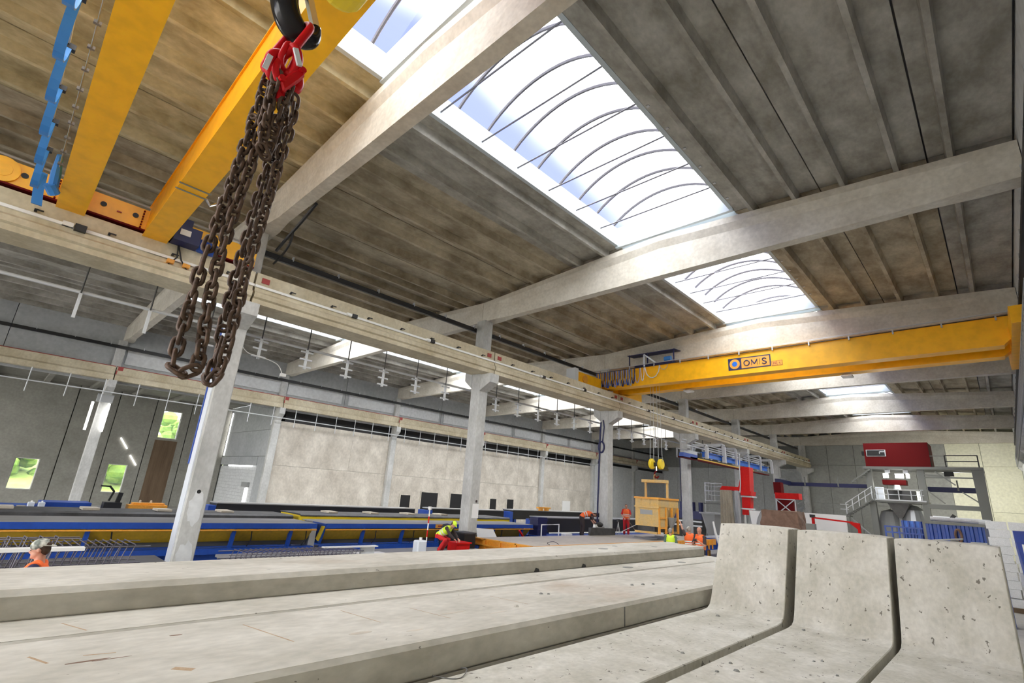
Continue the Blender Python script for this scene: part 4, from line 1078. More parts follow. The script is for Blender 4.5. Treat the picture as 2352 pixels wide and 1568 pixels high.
def l_unit(name, lab, x0, x1, seed):
    b = MB(); rn = random.Random(seed)
    zb, zf = 1.30, 1.47
    prof = [(.9, zb), (8.02, zb), (8.10, zb + .02), (8.57, 2.585), (8.02, 2.585)]
    # battered inner face with a fillet at the foot
    face = [(8.005, 2.57), (7.78, 2.10), (7.60, 1.74), (7.53, 1.60), (7.47, 1.52), (7.38, 1.482), (7.2, zf)]
    prof = prof + face + [(.9, zf)]
    rings = []
    K = 6
    for i in range(K + 1):
        x = x0 + (x1 - x0) * i / K
        inset = .012 if i in (0, K) else 0
        rings.append([(x, p[0] + rn.uniform(-.004, .004) * (1 if 4 < j < 11 else 0), p[1] - (inset if j in (3, 4, 5) else 0)) for j, p in enumerate(prof)])
    o = b.loft(rings).build(name, 'lunit', bevel=.008)
    tag(o, lab, 'wall unit', 'pitted L units in the right foreground')
    return o
l_unit('retaining_wall_unit', 'left pitted concrete L unit, beside the step', -3.20, -2.26, 1)
l_unit('retaining_wall_unit', 'middle pitted concrete L unit between the two dark gaps', -2.15, -1.145, 2)
l_unit('retaining_wall_unit', 'right pitted concrete L unit, next to the right edge', -1.075, -.135, 3)
# the stack they lie on
def plinth(lab, x0, x1, y0, y1, z0, z1):
    tag(MB().box(x0, x1, y0, y1, z0, z1).build('base_slab', 'slab'), lab, 'slab', 'slabs at the bottom of the stack')
for i, (z0, z1) in enumerate(((.12, .52), (.54, .90), (.92, 1.29))):
    plinth('concrete base slab under the pitted units, layer %s' % ('bottom', 'middle', 'top')[i], -3.25, -.10, .8, 8.6, z0, z1)
for i, (z0, z1) in enumerate(((.12, .55), (.57, 1.0), (1.02, 1.45))):
    plinth('concrete base slab under the long flat slabs, layer %s' % ('bottom', 'middle', 'top')[i], -6.45, -3.3, -2.2, 12.2, z0, z1)
for x0, x1, yy in ((-3.3, -.05, (1.2, 4.5, 7.8)), (-6.5, -3.32, (-1.8, 3, 7.5, 11.8))):
    for y in yy:
        tag(MB().box(x0, x1, y - .08, y + .08, 0, .118).build('timber_bearer', 'stain'), 'timber bearer under the %s, %s from the viewer' % ('pitted units' if x0 > -4 else 'long flat slabs', ORD[yy.index(y)]), 'timber', 'bearers under the ' + ('pitted units' if x0 > -4 else 'long flat slabs'))

# ================================================================== RIGHT EDGE: blue bin, block stack, container
t = thing('tipping_bin', 'blue steel tipping bin with a yellow corner, at the right edge beside the right unit', 'bin', (.45, 10.4, 0))
MB().loft([[(.02, 9.2, 2.15), (.75, 9.2, 2.15), (.75, 12.0, 2.45), (.0, 12.0, 2.45)], [(.05, 9.2, 2.2), (.75, 9.2, 2.2), (.75, 12.0, 2.75), (.0, 12.0, 2.75)]]).build('body', 'blue', t)
MB().box(-.02, .80, 9.15, 12.0, .05, 1.75).build('crate', 'greytarp', t)
for z in (1.78, 1.90, 2.02): MB().box(-.02, .80, 9.15, 12.0, z, z + .09).build('slat', 'greytarp', t)
MB().box(.06, .8, 9.3, 9.5, 2.36, 2.6).build('bag', 'white', t)
blk = MB().box(0, .56, 0, .25, 0, .272).mesh('aerated_block', 'block')
n_ = 0
rowl = ['top', 'second', 'third', 'fourth', 'fifth', 'sixth', 'seventh', 'eighth', 'ninth', 'bottom']
for r in range(10):
    for c_ in range(3):
        z = 2.98 - .28 * (r + 1)
        x = -.68 + c_ * .60 + (.05 if r % 2 else 0)
        o = put('aerated_block', blk, None, (x, 26.0, z if r < 9 else .15))
        tag(o, 'white aerated block in the stack at right, %s row, %s' % (rowl[r], ('left', 'middle', 'right')[c_]), 'block', 'white blocks stacked at right')
tag(MB().box(-.75, 1.3, 25.9, 26.4, 0, .15).build('pallet', 'stain'), 'timber pallet under the white blocks', 'pallet')

t = thing('waste_container', 'long blue corrugated container behind the pitted units at right', 'container', (-1.8, 31, 0))
b = MB(); b.box(-2.8, -.85, 30.1, 36.0, 0, 2.80)
b.build('body', 'blue', t)
rb = MB().prism([(-.075, 0), (.075, 0), (.045, -.08), (-.045, -.08)], 'z', .25, 2.72).mesh('rib', 'blue')
for j in range(7): put('rib', rb, t, (-2.62 + j * .27 + 1.8, 30.1 - 31, 0))
MB().box(-2.85, -.80, 30.0, 30.12, 2.72, 2.84).build('rim', 'midgrey', t)
MB().tube([(-2.6, 30.2, 2.95), (-1.0, 30.3, 2.93)], .09, 8).build('roller_cover', 'greytarp', t)
MB().bar((-1.95, 30.4, 2.9), (-1.75, 30.4, 3.15), .14).build('lever', 'black', t)
MB().closed_tube([(-1.72 + .10 * math.cos(a), 29.98, 2.30 + .26 * math.sin(a)) for a in [2 * PI * i / 18 for i in range(18)]], .05, 6, Vector((0, 1, 0))).build('hose_coil', 'browntarp', t)
t = thing('ribbed_mould', 'bright blue ribbed steel frame left of the blue container', 'frame', (-3.3, 30, 0))
MB().box(-3.65, -2.95, 30.0, 30.6, .1, 2.78).build('body', 'brightblue', t)
for j in range(4): MB().box(-3.63 + j * .21, -3.57 + j * .21, 29.9, 30.0, .1, 2.78).build('rib', 'blue', t)
for z in (2.2, 2.45): MB().box(-4.3, -2.9, 29.82, 29.9, z, z + .06).build('rail', 'blue', t)
for j in range(6): MB().box(-4.3 + j * .25, -4.24 + j * .25, 29.84, 29.9, .0, 2.5).build('post', 'blue', t)
t = thing('steel_ramp', 'pale steel ramp plate tilted in front of the blue container', 'ramp', (-1.5, 22, 0))
MB().loft([[(-2.6, 22, 2.10), (-1.2, 22.2, 2.32), (-1.2, 22.7, 2.32), (-2.6, 22.5, 2.10)], [(-2.6, 22, 2.14), (-1.2, 22.2, 2.36), (-1.2, 22.7, 2.36), (-2.6, 22.5, 2.14)]]).build('plate', 'greysteel', t)
MB().box(-2.3, -2.1, 22.1, 22.4, 0, 2.14).box(-1.5, -1.3, 22.25, 22.5, 0, 2.28).build('prop', 'midgrey', t)
t = thing('toolbox', 'pale grey box on a blue crate just in front of the white blocks', 'box', (-.75, 22, 0))
MB().box(-1.0, -.62, 21.9, 22.3, 2.05, 2.28).build('lid', 'greysteel', t); MB().box(-.95, -.35, 21.8, 22.3, 0, 2.05).build('crate', 'blue', t)

# ================================================================== BAY-2 BEDS AND TABLES
def bed(x0, x1, y0, y1, lab, posts, sign=None, end=False):
    t = thing('casting_bed', lab, 'mould bed', ((x0 + x1) / 2, (y0 + y1) / 2, 0), 0, 'blue and yellow casting beds')
    b = MB(); b.box(x0, x1 - .02, y0, y1, 1.36, 1.395); b.build('top_plate', 'greyplate', t)
    MB().box(x1 - .12, x1, y0, y1, 1.235, 1.39).build('rim', 'blue', t)
    MB().prism([(x1 - .02, 1.17), (x1 - .02, 1.215), (x1 + .03, 1.2), (x1 + .03, 1.18)], 'y', y0, y1).build('lip', 'orange', t)
    MB().prism([(x1 - .03, 1.21), (x1 - .40, .84), (x1 - .46, .86), (x1 - .09, 1.22)], 'y', y0 + .05, y1 - .12).build('side_form', 'yellow2', t)
    MB().box(x0, x1 - .5, y0 + .1, y1 - .1, .7, 1.36).build('inner_box', 'darkplate', t)
    MB().box(x1 - .35, x1 - .05, y0, y1, .52, .68).build('lower_rail', 'blue', t)
    MB().box(x0, x1 - .2, y0, y1, .25, .50).build('base_frame', 'blue', t)
    for y in posts:
        MB().prism([(x1 - .02, 1.235), (x1 - .14, 1.235), (x1 - .30, .5), (x1 - .18, .5)], 'y', y - .05, y + .05).build('post', 'blue', t)
        MB().box(x1 - .32, x1 - .12, y - .07, y + .07, 0, .52).build('foot', 'blue', t)
        MB().tube([(x1 - .04, y + .5, 1.15), (x1 - .12, y + .55, .9), (x1 - .25, y + .5, .7)], .018, 5).build('hydraulic_hose', 'black', t)
    if end:
        MB().prism([(x1 + .02, 1.39), (x1 - .28, .72), (x1 - .9, .72), (x1 - 1.0, 1.39)], 'y', y0 - .02, y0 + .04).build('end_plate', 'blue', t)
        MB().prism([(x1 - .02, 1.30), (x1 - .32, .80), (x1 - .5, .86), (x1 - .22, 1.30)], 'y', y0 - .06, y0 - .02).build('end_form', 'yellowpaint', t)
    if sign:
        MB().box(x1 - .0, x1 + .012, sign, sign + .75, 1.25, 1.385).build('maker_plate', 'orange', t)
        MB().box(x1 + .012, x1 + .016, sign + .12, sign + .66, 1.29, 1.345).build('faded_print', 'redmark', t)
    return t
bed(-18.9, -17.0, -3.0, 8.40, 'long blue rimmed casting bed with yellow sides, at left behind the first middle column', (-1.2, 2.33, 5.83, 7.57))
bed(-18.9, -17.0, 8.72, 19.5, 'long blue rimmed casting bed with yellow sides, right of the gap in the row', (10.23, 11.94, 13.7, 16.88, 18.79), 13.45, True)
t = thing('steel_box', 'pale grey steel box filling the gap between the two yellow beds', 'box', (-18.4, 8.56, 0))
MB().box(-18.8, -17.5, 8.42, 8.64, 0, 1.30).build('body', 'lightsteel', t)

def tarp_bed(x0, x1, y0, y1, z, lab, yel, drop=1.0):
    t = thing('covered_bed', lab, 'mould bed', ((x0 + x1) / 2, (y0 + y1) / 2, 0), 0, 'casting beds under dark sheets')
    MB().box(x0, x1, y0, y1, .0, z - .30).build('frame', 'blue', t)
    MB().box(x0 + .1, x1 + .01, y0, y1, z - .34, z - .05).build('side_form', yel, t)
    b = MB(); K = int((y1 - y0) / .6); rn = random.Random(int(y0 * 7 + 50)); rings = []
    for i in range(K + 1):
        y = y0 + (y1 - y0) * i / K; d_ = rn.uniform(-.12, .03)
        rings.append([(x0 - .03, y, z - .2), (x0, y, z), (x1 - .05, y, z + rn.uniform(0, .025)), (x1 + .05, y, z - .04), (x1 + .07, y, z - .06 - (.10 - d_) * drop), (x1 + .04, y, z - .07 - (.10 - d_) * drop), (x1 + .0, y, z - .06), (x0, y, z - .03)])
    b.loft(rings).build('cover_sheet', 'rubber', t)
    for q in range(5):
        y = y0 + 1.5 + q * (y1 - y0 - 2) / 5
        MB().box(x0 + .8, x1 - .5, y, y + .45, z + .02, z + .09).build('timber_batten', 'wetconcrete', t)
    return t
tarp_bed(-23.6, -21.5, -3, 9.5, 1.34, 'dark sheeted casting bed behind the first yellow sided bed', 'blue')
tarp_bed(-23.6, -21.5, 9.8, 22.5, 1.40, 'dark sheeted casting bed with a yellow side, behind the second yellow sided bed', 'yellowpaint', .15)
def black_box(x, y0, y1, z0, z1, lab):
    t = thing('formwork_box', lab, 'formwork', (x, (y0 + y1) / 2, 0), 0, 'long black formwork boxes by the far wall')
    MB().box(x - 1.1, x, y0, y1, z0, z1).build('body', 'black', t)
    MB().box(x - 1.15, x + .03, y0, y1, z1, z1 + .05).build('top_edge', 'greyplate', t)
    for y in (y0 + .4, (y0 + y1) / 2, y1 - .4): MB().box(x - 1.0, x - .1, y - .1, y + .1, 0, z0).build('foot', 'blue', t)
    MB().box(x - 1.1, x + .02, y0 - .35, y0 - .02, z0 - .4, z1 - .1).build('end_frame', 'blue', t)
    return t
black_box(-27, 8.2, 19.6, .95, 1.44, 'long black formwork box below the roller door and rough wall')
black_box(-27, 21.0, 27.6, .95, 1.50, 'black formwork box just left of the second middle column')
black_box(-27, 28.6, 40.5, .95, 1.58, 'black formwork box between the second and third middle columns')
black_box(-18.3, 21.95, 34.5, .90, 1.62, 'big dark formwork box behind the two standing workers')
t = thing('blue_mould', 'low blue mould at far left beneath the dark wall', 'mould', (-27.5, 2, 0))
MB().box(-28.4, -27, 2.0, 3.55, .0, 1.30).build('body', 'blue', t); MB().box(-28.4, -27, -1, 2.0, .0, 1.16).build('lower_body', 'blue', t)
MB().box(-27.1, -26.97, -1, 5.5, 1.0, 1.08).build('rail', 'greyplate', t)
for i, y in enumerate((1.72, 2.02)):
    j = thing('white_canister', ('left', 'right')[i] + ' of two pale plastic canisters at far left', 'canister', (-26.9, y, 1.08), 0, 'pale canisters at far left')
    MB().box(-26.98, -26.76, y - .1, y + .1, 1.08, 1.30).build('body', 'plastic', j, bevel=.02)
    MB().lathe([(.001, 0), (.03, 0), (.03, .05), (.001, .05)], (-26.87, y, 1.30), 8).build('cap', 'white', j)
tag(MB().box(-27.0, -26.85, 1.99 - .65, 2.0 - .4, 1.08, 1.16).build('timber_offcut', 'wetconcrete'), 'brown timber offcut at far left beside the canisters', 'timber')
t = thing('orange_machine', 'low orange machine under the brown stain on the dark wall', 'machine', (-27.2, 5.5, 0))
MB().box(-27.6, -26.9, 4.8, 6.2, 1.05, 1.28).build('body', 'orange', t); MB().box(-27.5, -27, 4.95, 6.1, 1.28, 1.36).build('deck', 'orange', t)
MB().box(-27.6, -26.9, 4.7, 6.4, .2, 1.05).build('chassis', 'blue', t)
for y in (5.2, 5.6): MB().lathe([(.001, 0), (.05, 0), (.04, .1), (.001, .12)], (-27.2, y, 1.36), 8).build('valve', 'wetconcrete', t)
t = thing('orange_clamp', 'orange clamp frame on the black formwork right of the second middle column', 'clamp', (-26.6, 32.0, 1.63))
MB().box(-27.0, -26.75, 31.25, 32.75, 1.80, 1.90).build('top_bar', 'orange', t)
for y in (31.5, 32.2): MB().box(-27.0, -26.75, y, y + .3, 1.632, 1.80).build('jaw', 'orange', t)
t = thing('work_lift', 'black boom lift silhouetted against the middle annex window', 'lift', (-27.2, 4.2, 0))
MB().box(-27.6, -27.0, 3.95, 4.55, .3, 1.35).build('body', 'black', t)
MB().bar((-27.2, 4.4, 1.3), (-27.2, 4.45, 1.75), .16).bar((-27.2, 4.1, 1.4), (-27.2, 4.2, 1.8), .07).bar((-27.2, 4.2, 1.78), (-27.2, 4.0, 2.0), .07).bar((-27.2, 4.05, 1.98), (-27.2, 3.70, 1.99), .06).build('boom', 'black', t)
for y in (4.05, 4.38): MB().lathe([(.001, 0), (.25, 0), (.25, .15), (.001, .15)], (-27.05, y, .25), 12, 'x').build('wheel', 'black', t)

# tables with rebar cages in front of the yellow beds
def table(x0, x1, y0, y1, z, lab, m_):
    t = thing('mould_table', lab, 'table', ((x0 + x1) / 2, (y0 + y1) / 2, 0), 0, 'low steel mould tables')
    MB().box(x0, x1, y0, y1, z - .06, z).build('top_plate', m_, t)
    MB().box(x1 - .08, x1 - .02, y0 + .02, y1 - .02, z - .24, z - .06).build('apron', 'navy', t)
    for x in (x0 + .15, x1 - .2):
        for y in (y0 + .3, (y0 + y1) / 2, y1 - .3): MB().box(x - .06, x + .06, y - .06, y + .06, 0, z - .06).build('leg', 'navy', t)
table(-14.6, -12.2, -4, 3.35, .88, 'low black steel table left of the first middle column', 'darkplate')
table(-15.35, -13.2, 4.9, 13.6, .75, 'low grey steel table right of the first middle column', 'greyplate')
def cage(x0, x1, y0, y1, z, h, lab, sp=.125):
    t = thing('rebar_cage', lab, 'rebar cage', ((x0 + x1) / 2, (y0 + y1) / 2, z), 0, 'rebar cages on the low tables')
    c = Vector(t.location)
    st = MB().closed_tube([(x0 - c.x, 0, .0), (x1 - c.x, 0, .0), (x1 - c.x, .05, h * .6), (x1 - c.x + .02, .09, h), (x0 - c.x + .02, .06, h), (x0 - c.x, .03, h * .5)], .011, 4, Vector((0, 1, 0))).mesh('stirrup', 'rebar')
    y = y0
    while y < y1:
        put('stirrup', st, t, (0, y - c.y, .012)); y += sp
    for x, zz in ((x0, .03), (x1, .03), (x0, h - .02), (x1, h - .02), ((x0 + x1) / 2, .03)):
        MB().tube([(x, y0 - .3, z + zz), (x, y1 + .25, z + zz)], .012, 5).build('long_bar', 'rebar', t)
cage(-13.9, -12.9, -1.5, 2.6, .88, .42, 'dark rebar cage with many hooked stirrups at far left')
cage(-14.4, -13.6, 4.95, 8.0, .75, .22, 'low grey rebar cage right of the first middle column')
cage(-12.75, -12.5, -1.5, 1.4, .88 , .62, 'taller rebar comb at far left behind the man in the cap', .21)
t = thing('white_board', 'long white board lying level behind the head of the man in the cap', 'board', (-11.2, -.2, 0))
MB().box(-11.3, -11.1, -2.2, 1.55, 1.44, 1.49).build('board', 'white', t)
for y in (-1.8, .2): MB().box(-11.25, -11.15, y - .04, y + .04, 0, 1.44).build('trestle', 'navy', t)
t = thing('white_board', 'short white plank lying across the right rebar cage', 'board', (-14.0, 8.3, 1))
MB().box(-14.1, -13.9, 7.2, 8.9, 1.0, 1.03).build('board', 'white', t)
MB().box(-14.6, -13.8, 8.5, 9.4, .76, .775).build('sheet', 'paper', t)
MB().box(-14.08, -14.0, 8.4, 8.85, .776, 1.0).build('bracket', 'lightsteel', t)

# big casting table with wet concrete and orange sides
t = thing('casting_table', 'large table of wet grey concrete with orange steel sides, between second and third middle columns', 'table', (-13.7, 21.5, 0))
MB().box(-15.25, -12.15, 14.1, 29.3, .96, 1.06).build('wet_concrete', 'wetconcrete', t)
MB().box(-15.3, -12.1, 14.0, 29.4, .55, .96).build('bed', 'blue', t)
MB().box(-12.16, -12.06, 14.0, 29.4, .80, 1.09).build('side_form', 'orange', t)
MB().box(-15.32, -12.06, 13.95, 14.05, .68, 1.09).build('end_form', 'orange', t)
for x in (-15.3, -14.5, -13.7, -12.9, -12.1):
    MB().box(x - .03, x + .03, 13.88, 13.95, .68, 1.09).build('rib', 'orange', t)
MB().box(-15.32, -12.06, 13.88, 13.95, 1.05, 1.09).build('flange', 'orange', t); MB().box(-15.32, -12.06, 13.88, 13.95, .68, .72).build('flange', 'orange', t)
MB().box(-15.32, -12.06, 13.86, 13.95, .85, .89).build('flange', 'orange', t)
for x in (-14.9, -13.3): MB().prism([(13.8, .35), (13.95, .35), (13.95, .82), (13.86, .82), (13.8, .62)], 'x', x - .07, x + .07).build('clamp', 'blue', t)
for x in (-15, -12.5):
    for y in (14.5, 19, 24, 28.8): MB().box(x - .12, x + .12, y - .12, y + .12, 0, .55).build('leg', 'blue', t)
MB().box(-14.2, -13.1, 24.6, 26.6, 1.055, 1.065).build('opening', 'black', t)
fr = MB(); fr.box(-14.3, -13.0, 24.45, 24.6, 1.06, 1.10); fr.box(-14.3, -13.0, 26.6, 26.75, 1.06, 1.10); fr.build('opening_frame', 'greyplate', t)
for j in range(11): MB().box(-12.06, -12.0, 24.0 + j * .48, 24.06 + j * .48, .60, 1.06).build('rib', 'orange', t)
cl = MB().tube(catmull([(-12.4, 15.2, 1.08), (-12.35, 15.0, 1.16), (-12.3, 15.3, 1.2), (-12.3, 15.6, 1.1)], 4), .012, 5).build('wire_loop', 'rebar', t)
t = thing('mould_table', 'table with white sheeting and orange ribbed side, right of the third middle column', 'table', (-11.4, 32.5, 0))
MB().box(-13.2, -10.2, 30.2, 36, .5, 1.05).build('bed', 'blue', t); MB().box(-10.25, -10.15, 30.1, 36, .85, 1.12).build('side_form', 'orange', t)
for j in range(9): MB().box(-10.15, -10.05, 30.3 + j * .6, 30.38 + j * .6, .55, 1.05).build('rib', 'orange', t)
MB().loft([[(-13.1, y, 1.06), (-10.3, y, 1.06), (-10.3, y, 1.13 + .05 * math.sin(y * 3)), (-11.7, y, 1.25 + .05 * math.sin(y * 2 + 1)), (-13.1, y, 1.16)] for y in [30.4 + .4 * i for i in range(14)]]).build('white_sheet', 'greytarp', t)
for x in (-13, -10.5):
    for y in (30.5, 35.5): MB().box(x - .1, x + .1, y - .1, y + .1, 0, .5).build('leg', 'orange', t)
t = thing('walkway', 'blue steel walkway behind the big casting table', 'walkway', (-16.9, 25.5, 0))
MB().box(-18.1, -16.15, 20.0, 31.5, .72, .86).build('deck', 'blue', t)
for y in (20.3, 24, 28, 31.2): MB().box(-18, -17.85, y - .06, y + .06, 0, .72).box(-16.4, -16.25, y - .06, y + .06, 0, .72).build('leg', 'blue', t)
t = thing('pump_unit', 'navy machine with a pale tube guard at the end of the yellow bed', 'machine', (-17.2, 20.7, .86))
MB().box(-17.8, -17.25, 20.15, 20.85, .86, 1.72).build('housing', 'navy', t)
for z in (1.05, 1.3, 1.55): MB().box(-17.85, -17.22, 20.1, 20.9, z, z + .08).build('fin', 'navy', t)
MB().tube([(-16.9, 19.9 + .12, .86), (-16.9, 20.02, 1.40), (-16.9, 21.4, 1.42), (-16.9, 21.4, .86)], .035, 6).build('guard', 'white', t)
t = thing('white_sheet', 'white drawing sheet leaning behind the orange end of the casting table', 'sheet', (-15.9, 15.7, 0))
MB().loft([[(-16.0, 14.95, .60), (-15.97, 14.95, .60), (-15.97, 16.3, .60), (-16.0, 16.3, .60)], [(-16.25, 15.0, 1.32), (-16.22, 15.0, 1.32), (-16.22, 16.0, 1.26), (-16.25, 16.0, 1.26)]]).build('sheet', 'paper', t)
MB().box(-16.35, -15.9, 14.9, 16.4, 0, .6).build('stand', 'navy', t)
t = thing('safety_helmet', 'orange red curved clamp standing behind the casting table', 'clamp', (-16.3, 18.0, 0))
MB().bar((-16.3, 18.1, .86), (-16.3, 17.75, 1.2), .10, .05).build('arm', 'redpaint', t)
MB().box(-16.4, -16.2, 17.5, 19.5, 0, .86).build('stand', 'blue', t)
t.name = 'steel_clamp'
tag(MB().box(-16.6, -16.3, 21.5 - .3, 21.5 + .3, .861, 1.03).build('foam_box', 'white', bevel=.03), 'small white box on the blue walkway left of the bent worker', 'box')
t = thing('black_trough', 'black rubber trough between the bent worker and the third column', 'trough', (-15.0, 23.2, 1.06))
MB().loft([[(-15.2, 21.6, 1.06), (-15.1, 21.6, 1.06), (-15.1, 23.9, 1.06), (-15.2, 23.9, 1.06)], [(-15.25, 21.7, 1.42), (-15.1, 21.7, 1.42), (-15.1, 23.9, 1.38), (-15.25, 23.9, 1.38)]]).build('body', 'rubber', t)
t = thing('power_trowel', 'black dome power trowel lying against the third column', 'tool', (-15.3, 22.7, 1.4))
MB().ell((-15.35, 22.75, 1.55), (.16, .32, .13), 12, 7).build('dome', 'black', t); MB().box(-15.4, -15.28, 22.3, 22.6, 1.42, 1.56).build('motor', 'white', t)
MB().box(-15.46, -15.26, 22.35, 23.1, 1.39, 1.45).build('base_ring', 'greyplate', t)
t = thing('tripod_stand', 'slim steel tripod stand in front of the third middle column', 'stand', (-15.1, 24.1, 1.06))
for a in (0, 2.1, 4.2): MB().tube([(-15.05, 24.1, 1.75), (-15.05 + .12 * math.cos(a), 24.1 + .12 * math.sin(a), 1.065)], .012, 5).build('leg', 'steel', t)
MB().box(-15.1, -15.0, 24.03, 24.17, 1.72, 1.86).build('head', 'black', t)

# tools around the crouching worker
t = thing('levelling_staff', 'tall red and white banded staff standing beside the crouching worker', 'staff', (-14.4, 11.05, 0))
for j in range(9):
    MB().tube([(-14.4, 11.07, .1 + j * .22), (-14.4, 11.07, .32 + j * .22)], .022, 6).build('band', ('white', 'redpaint')[j % 2], t)
MB().lathe([(.001, 0), (.06, 0), (.06, .1), (.001, .1)], (-14.4, 11.07, 2.08), 8).build('prism_target', 'white', t)
MB().tube([(-14.4, 11.07, 0), (-14.4, 11.07, .1)], .012, 5).build('tip', 'steel', t)
t = thing('water_jug', 'white plastic jug left of the crouching worker', 'jug', (-14.1, 10.6, .75))
MB().box(-14.25, -13.95, 10.4, 10.78, .75, 1.14).build('body', 'plastic', t, bevel=.04); MB().lathe([(.001, 0), (.05, 0), (.05, .08), (.001, .08)], (-14.1, 10.6, 1.14), 8).build('cap', 'white', t)
t = thing('tool_drum', 'tall black backpack tool bag behind the crouching worker', 'bag', (-15.0, 12.5, .75))
MB().lathe([(.001, 0), (.20, 0), (.24, .1), (.24, .62), (.16, .80), (.001, .84)], (-15.0, 12.4, .75), 12).build('body', 'black', t)
MB().bar((-14.8, 12.2, .9), (-14.8, 12.2, 1.5), .06).build('strap', 'navy', t)
t = thing('red_crate', 'red tool crate right of the crouching worker', 'crate', (-14.2, 12.35, .75))
MB().box(-14.5, -14.0, 12.1, 12.7, .75, 1.0).build('body', 'redpaint', t); MB().box(-14.55, -13.95, 12.05, 12.75, 1.0, 1.04).build('lid', 'redpaint', t)
t = thing('black_crate', 'black equipment crate at the foot of the second middle column', 'crate', (-14.9, 13.2, .75))
MB().box(-15.3, -14.6, 12.95, 13.5, .75, 1.25).build('body', 'black', t); MB().box(-15.32, -14.58, 12.93, 13.52, 1.25, 1.3).build('lid', 'rubber', t)
t = thing('cable_coil', 'brown coil of cable against the second middle column', 'coil', (-15.0, 13.75, .75))
for j in range(3): MB().closed_tube([(-15.44 + j * .045, 13.62 + .20 * math.cos(a), .97 + .20 * math.sin(a)) for a in [2 * PI * i / 16 for i in range(16)]], .018, 5, Vector((1, 0, 0))).build('loop', 'rebar', t)
MB().box(-15.49, -15.36, 13.62, 13.85, 0, .75).build('stand', 'navy', t)

# ================================================================== PIPES AND HANGERS
t = thing('hanger_pipe', 'long thin grey pipe hung along the second bay side of the middle columns', 'pipe', (-16.36, 28, 7.02))
MB().tube([(-16.37, -10, 7.02), (-16.37, 62, 7.02)], .045, 8).build('pipe', 'lightsteel', t)
crossm = {}; sleeves = {}
n_ = 0
def hanger(x, y, zt_, zb, lab, grp, arms, m_='roddark', r=.02):
    t = thing('pipe_hanger', lab, 'hanger', (x, y, zt_), 0, grp)
    key = (round(zt_ - zb, 2), arms, m_)
    if key not in crossm:
        h = zt_ - zb
        rod = MB().tube([(0, 0, 0), (0, 0, -h)], r, 5).mesh('rod', m_)
        br = MB().box(-.025, .025, -.21, .21, -.025, .025).mesh('cross_bar', 'lightsteel')
        sl = MB().box(-.035, .035, -.035, .035, -h, -h * .55).mesh('sleeve', 'lightsteel')
        crossm[key] = (rod, br, h); sleeves[key] = sl
    rod, br, h = crossm[key]
    put('rod', rod, t, (0, 0, 0))
    if arms or y < 3.5 and x > -20: put('sleeve', sleeves[key], t, (0, 0, 0))
    for i in range(arms): put('cross_bar', br, t, (0, 0, -h + .08 + .25 * i))
bays = ['left of first middle column', 'between first and second middle columns', 'between second and third middle columns', 'between third and fourth middle columns',
        'between fourth and fifth middle columns', 'between fifth and sixth middle columns', 'beyond sixth middle column']
for j in range(-3, 37):
    y = .66 + j * 1.5
    k = math.floor((y - Y0) / DY) + 1
    if abs(((y - Y0 + 5) % DY) - 5) < .30: continue
    i0 = int((y - (Y0 + (k - 1) * DY)) / 1.5)
    lab = '%s cross-barred hanger from the left, %s' % (ORD[max(i0, 0)], bays[max(0, min(k, 6))])
    if y < 0: continue
    hanger(-16.3, y, 7.78, 6.31, lab, 'pipe hangers under the middle runway beam', 0 if y < 3.5 else 3)
t = thing('hanger_pipe', 'long thin grey pipe hung under the runway beam of the far wall', 'pipe', (-36.5, 28, 6.9))
MB().tube([(-36.55, -8, 6.88), (-36.55, 66, 6.88)], .035, 6).build('pipe', 'lightsteel', t)
fb = ['left of bright tube column', 'between bright tube column and door', 'over the first rough wall panel', 'over the wall panel with black openings',
      'behind the second middle column', 'left of the third middle column', 'over the left white far wall', 'over the right white far wall']
for j in range(-3, 30):
    y = 2.2 + j * 1.6
    k = math.floor((y - Y0) / DY) + 1
    i0 = int((y - (Y0 + (k - 1) * DY)) / 1.6)
    if y < -.5: continue
    hanger(-36.6, y, 7.6, 6.3, '%s thin hanging rod from the left, %s' % (ORD[max(i0, 0)], fb[max(0, min(k, 7))]),
           'rods under the far wall runway beam', 0, 'lightsteel', .026)
t = thing('dangling_lamp', 'white socket on a loose cable beside the first middle column', 'cable', (-16.6, 5.2, 6.3))
MB().tube(catmull([(-16.25, 4.5, 6.75), (-16.22, 4.8, 6.42), (-16.2, 5.3, 6.36), (-16.2, 5.75, 6.25), (-16.2, 5.95, 5.98)], 4), .014, 5).build('cable', 'white', t)
MB().cbox((-16.2, 5.98, 5.95), (.12, .16, .1)).build('socket', 'white', t)
MB().tube([(-16.2, 4.47, 7.0), (-16.25, 4.5, 6.7)], .03, 6).build('conduit', 'black', t)
bo = [o for o in bpy.data.objects if o.get('label', '').startswith('pale precast concrete nearest roof beam of the main hall')][0]
MB().tube(catmull([(-12.6, 4.60, 10.15), (-13.6, 4.66, 9.98), (-14.6, 4.72, 9.86), (-15.6, 4.78, 9.72)], 4), .05, 6).build('cable', 'black', bo)
MB().tube(catmull([(-14.3, 4.72, 9.93), (-14.35, 4.72, 9.55), (-14.9, 4.76, 9.35), (-15.6, 4.78, 9.25)], 4), .035, 6).build('cable_loop', 'black', bo)
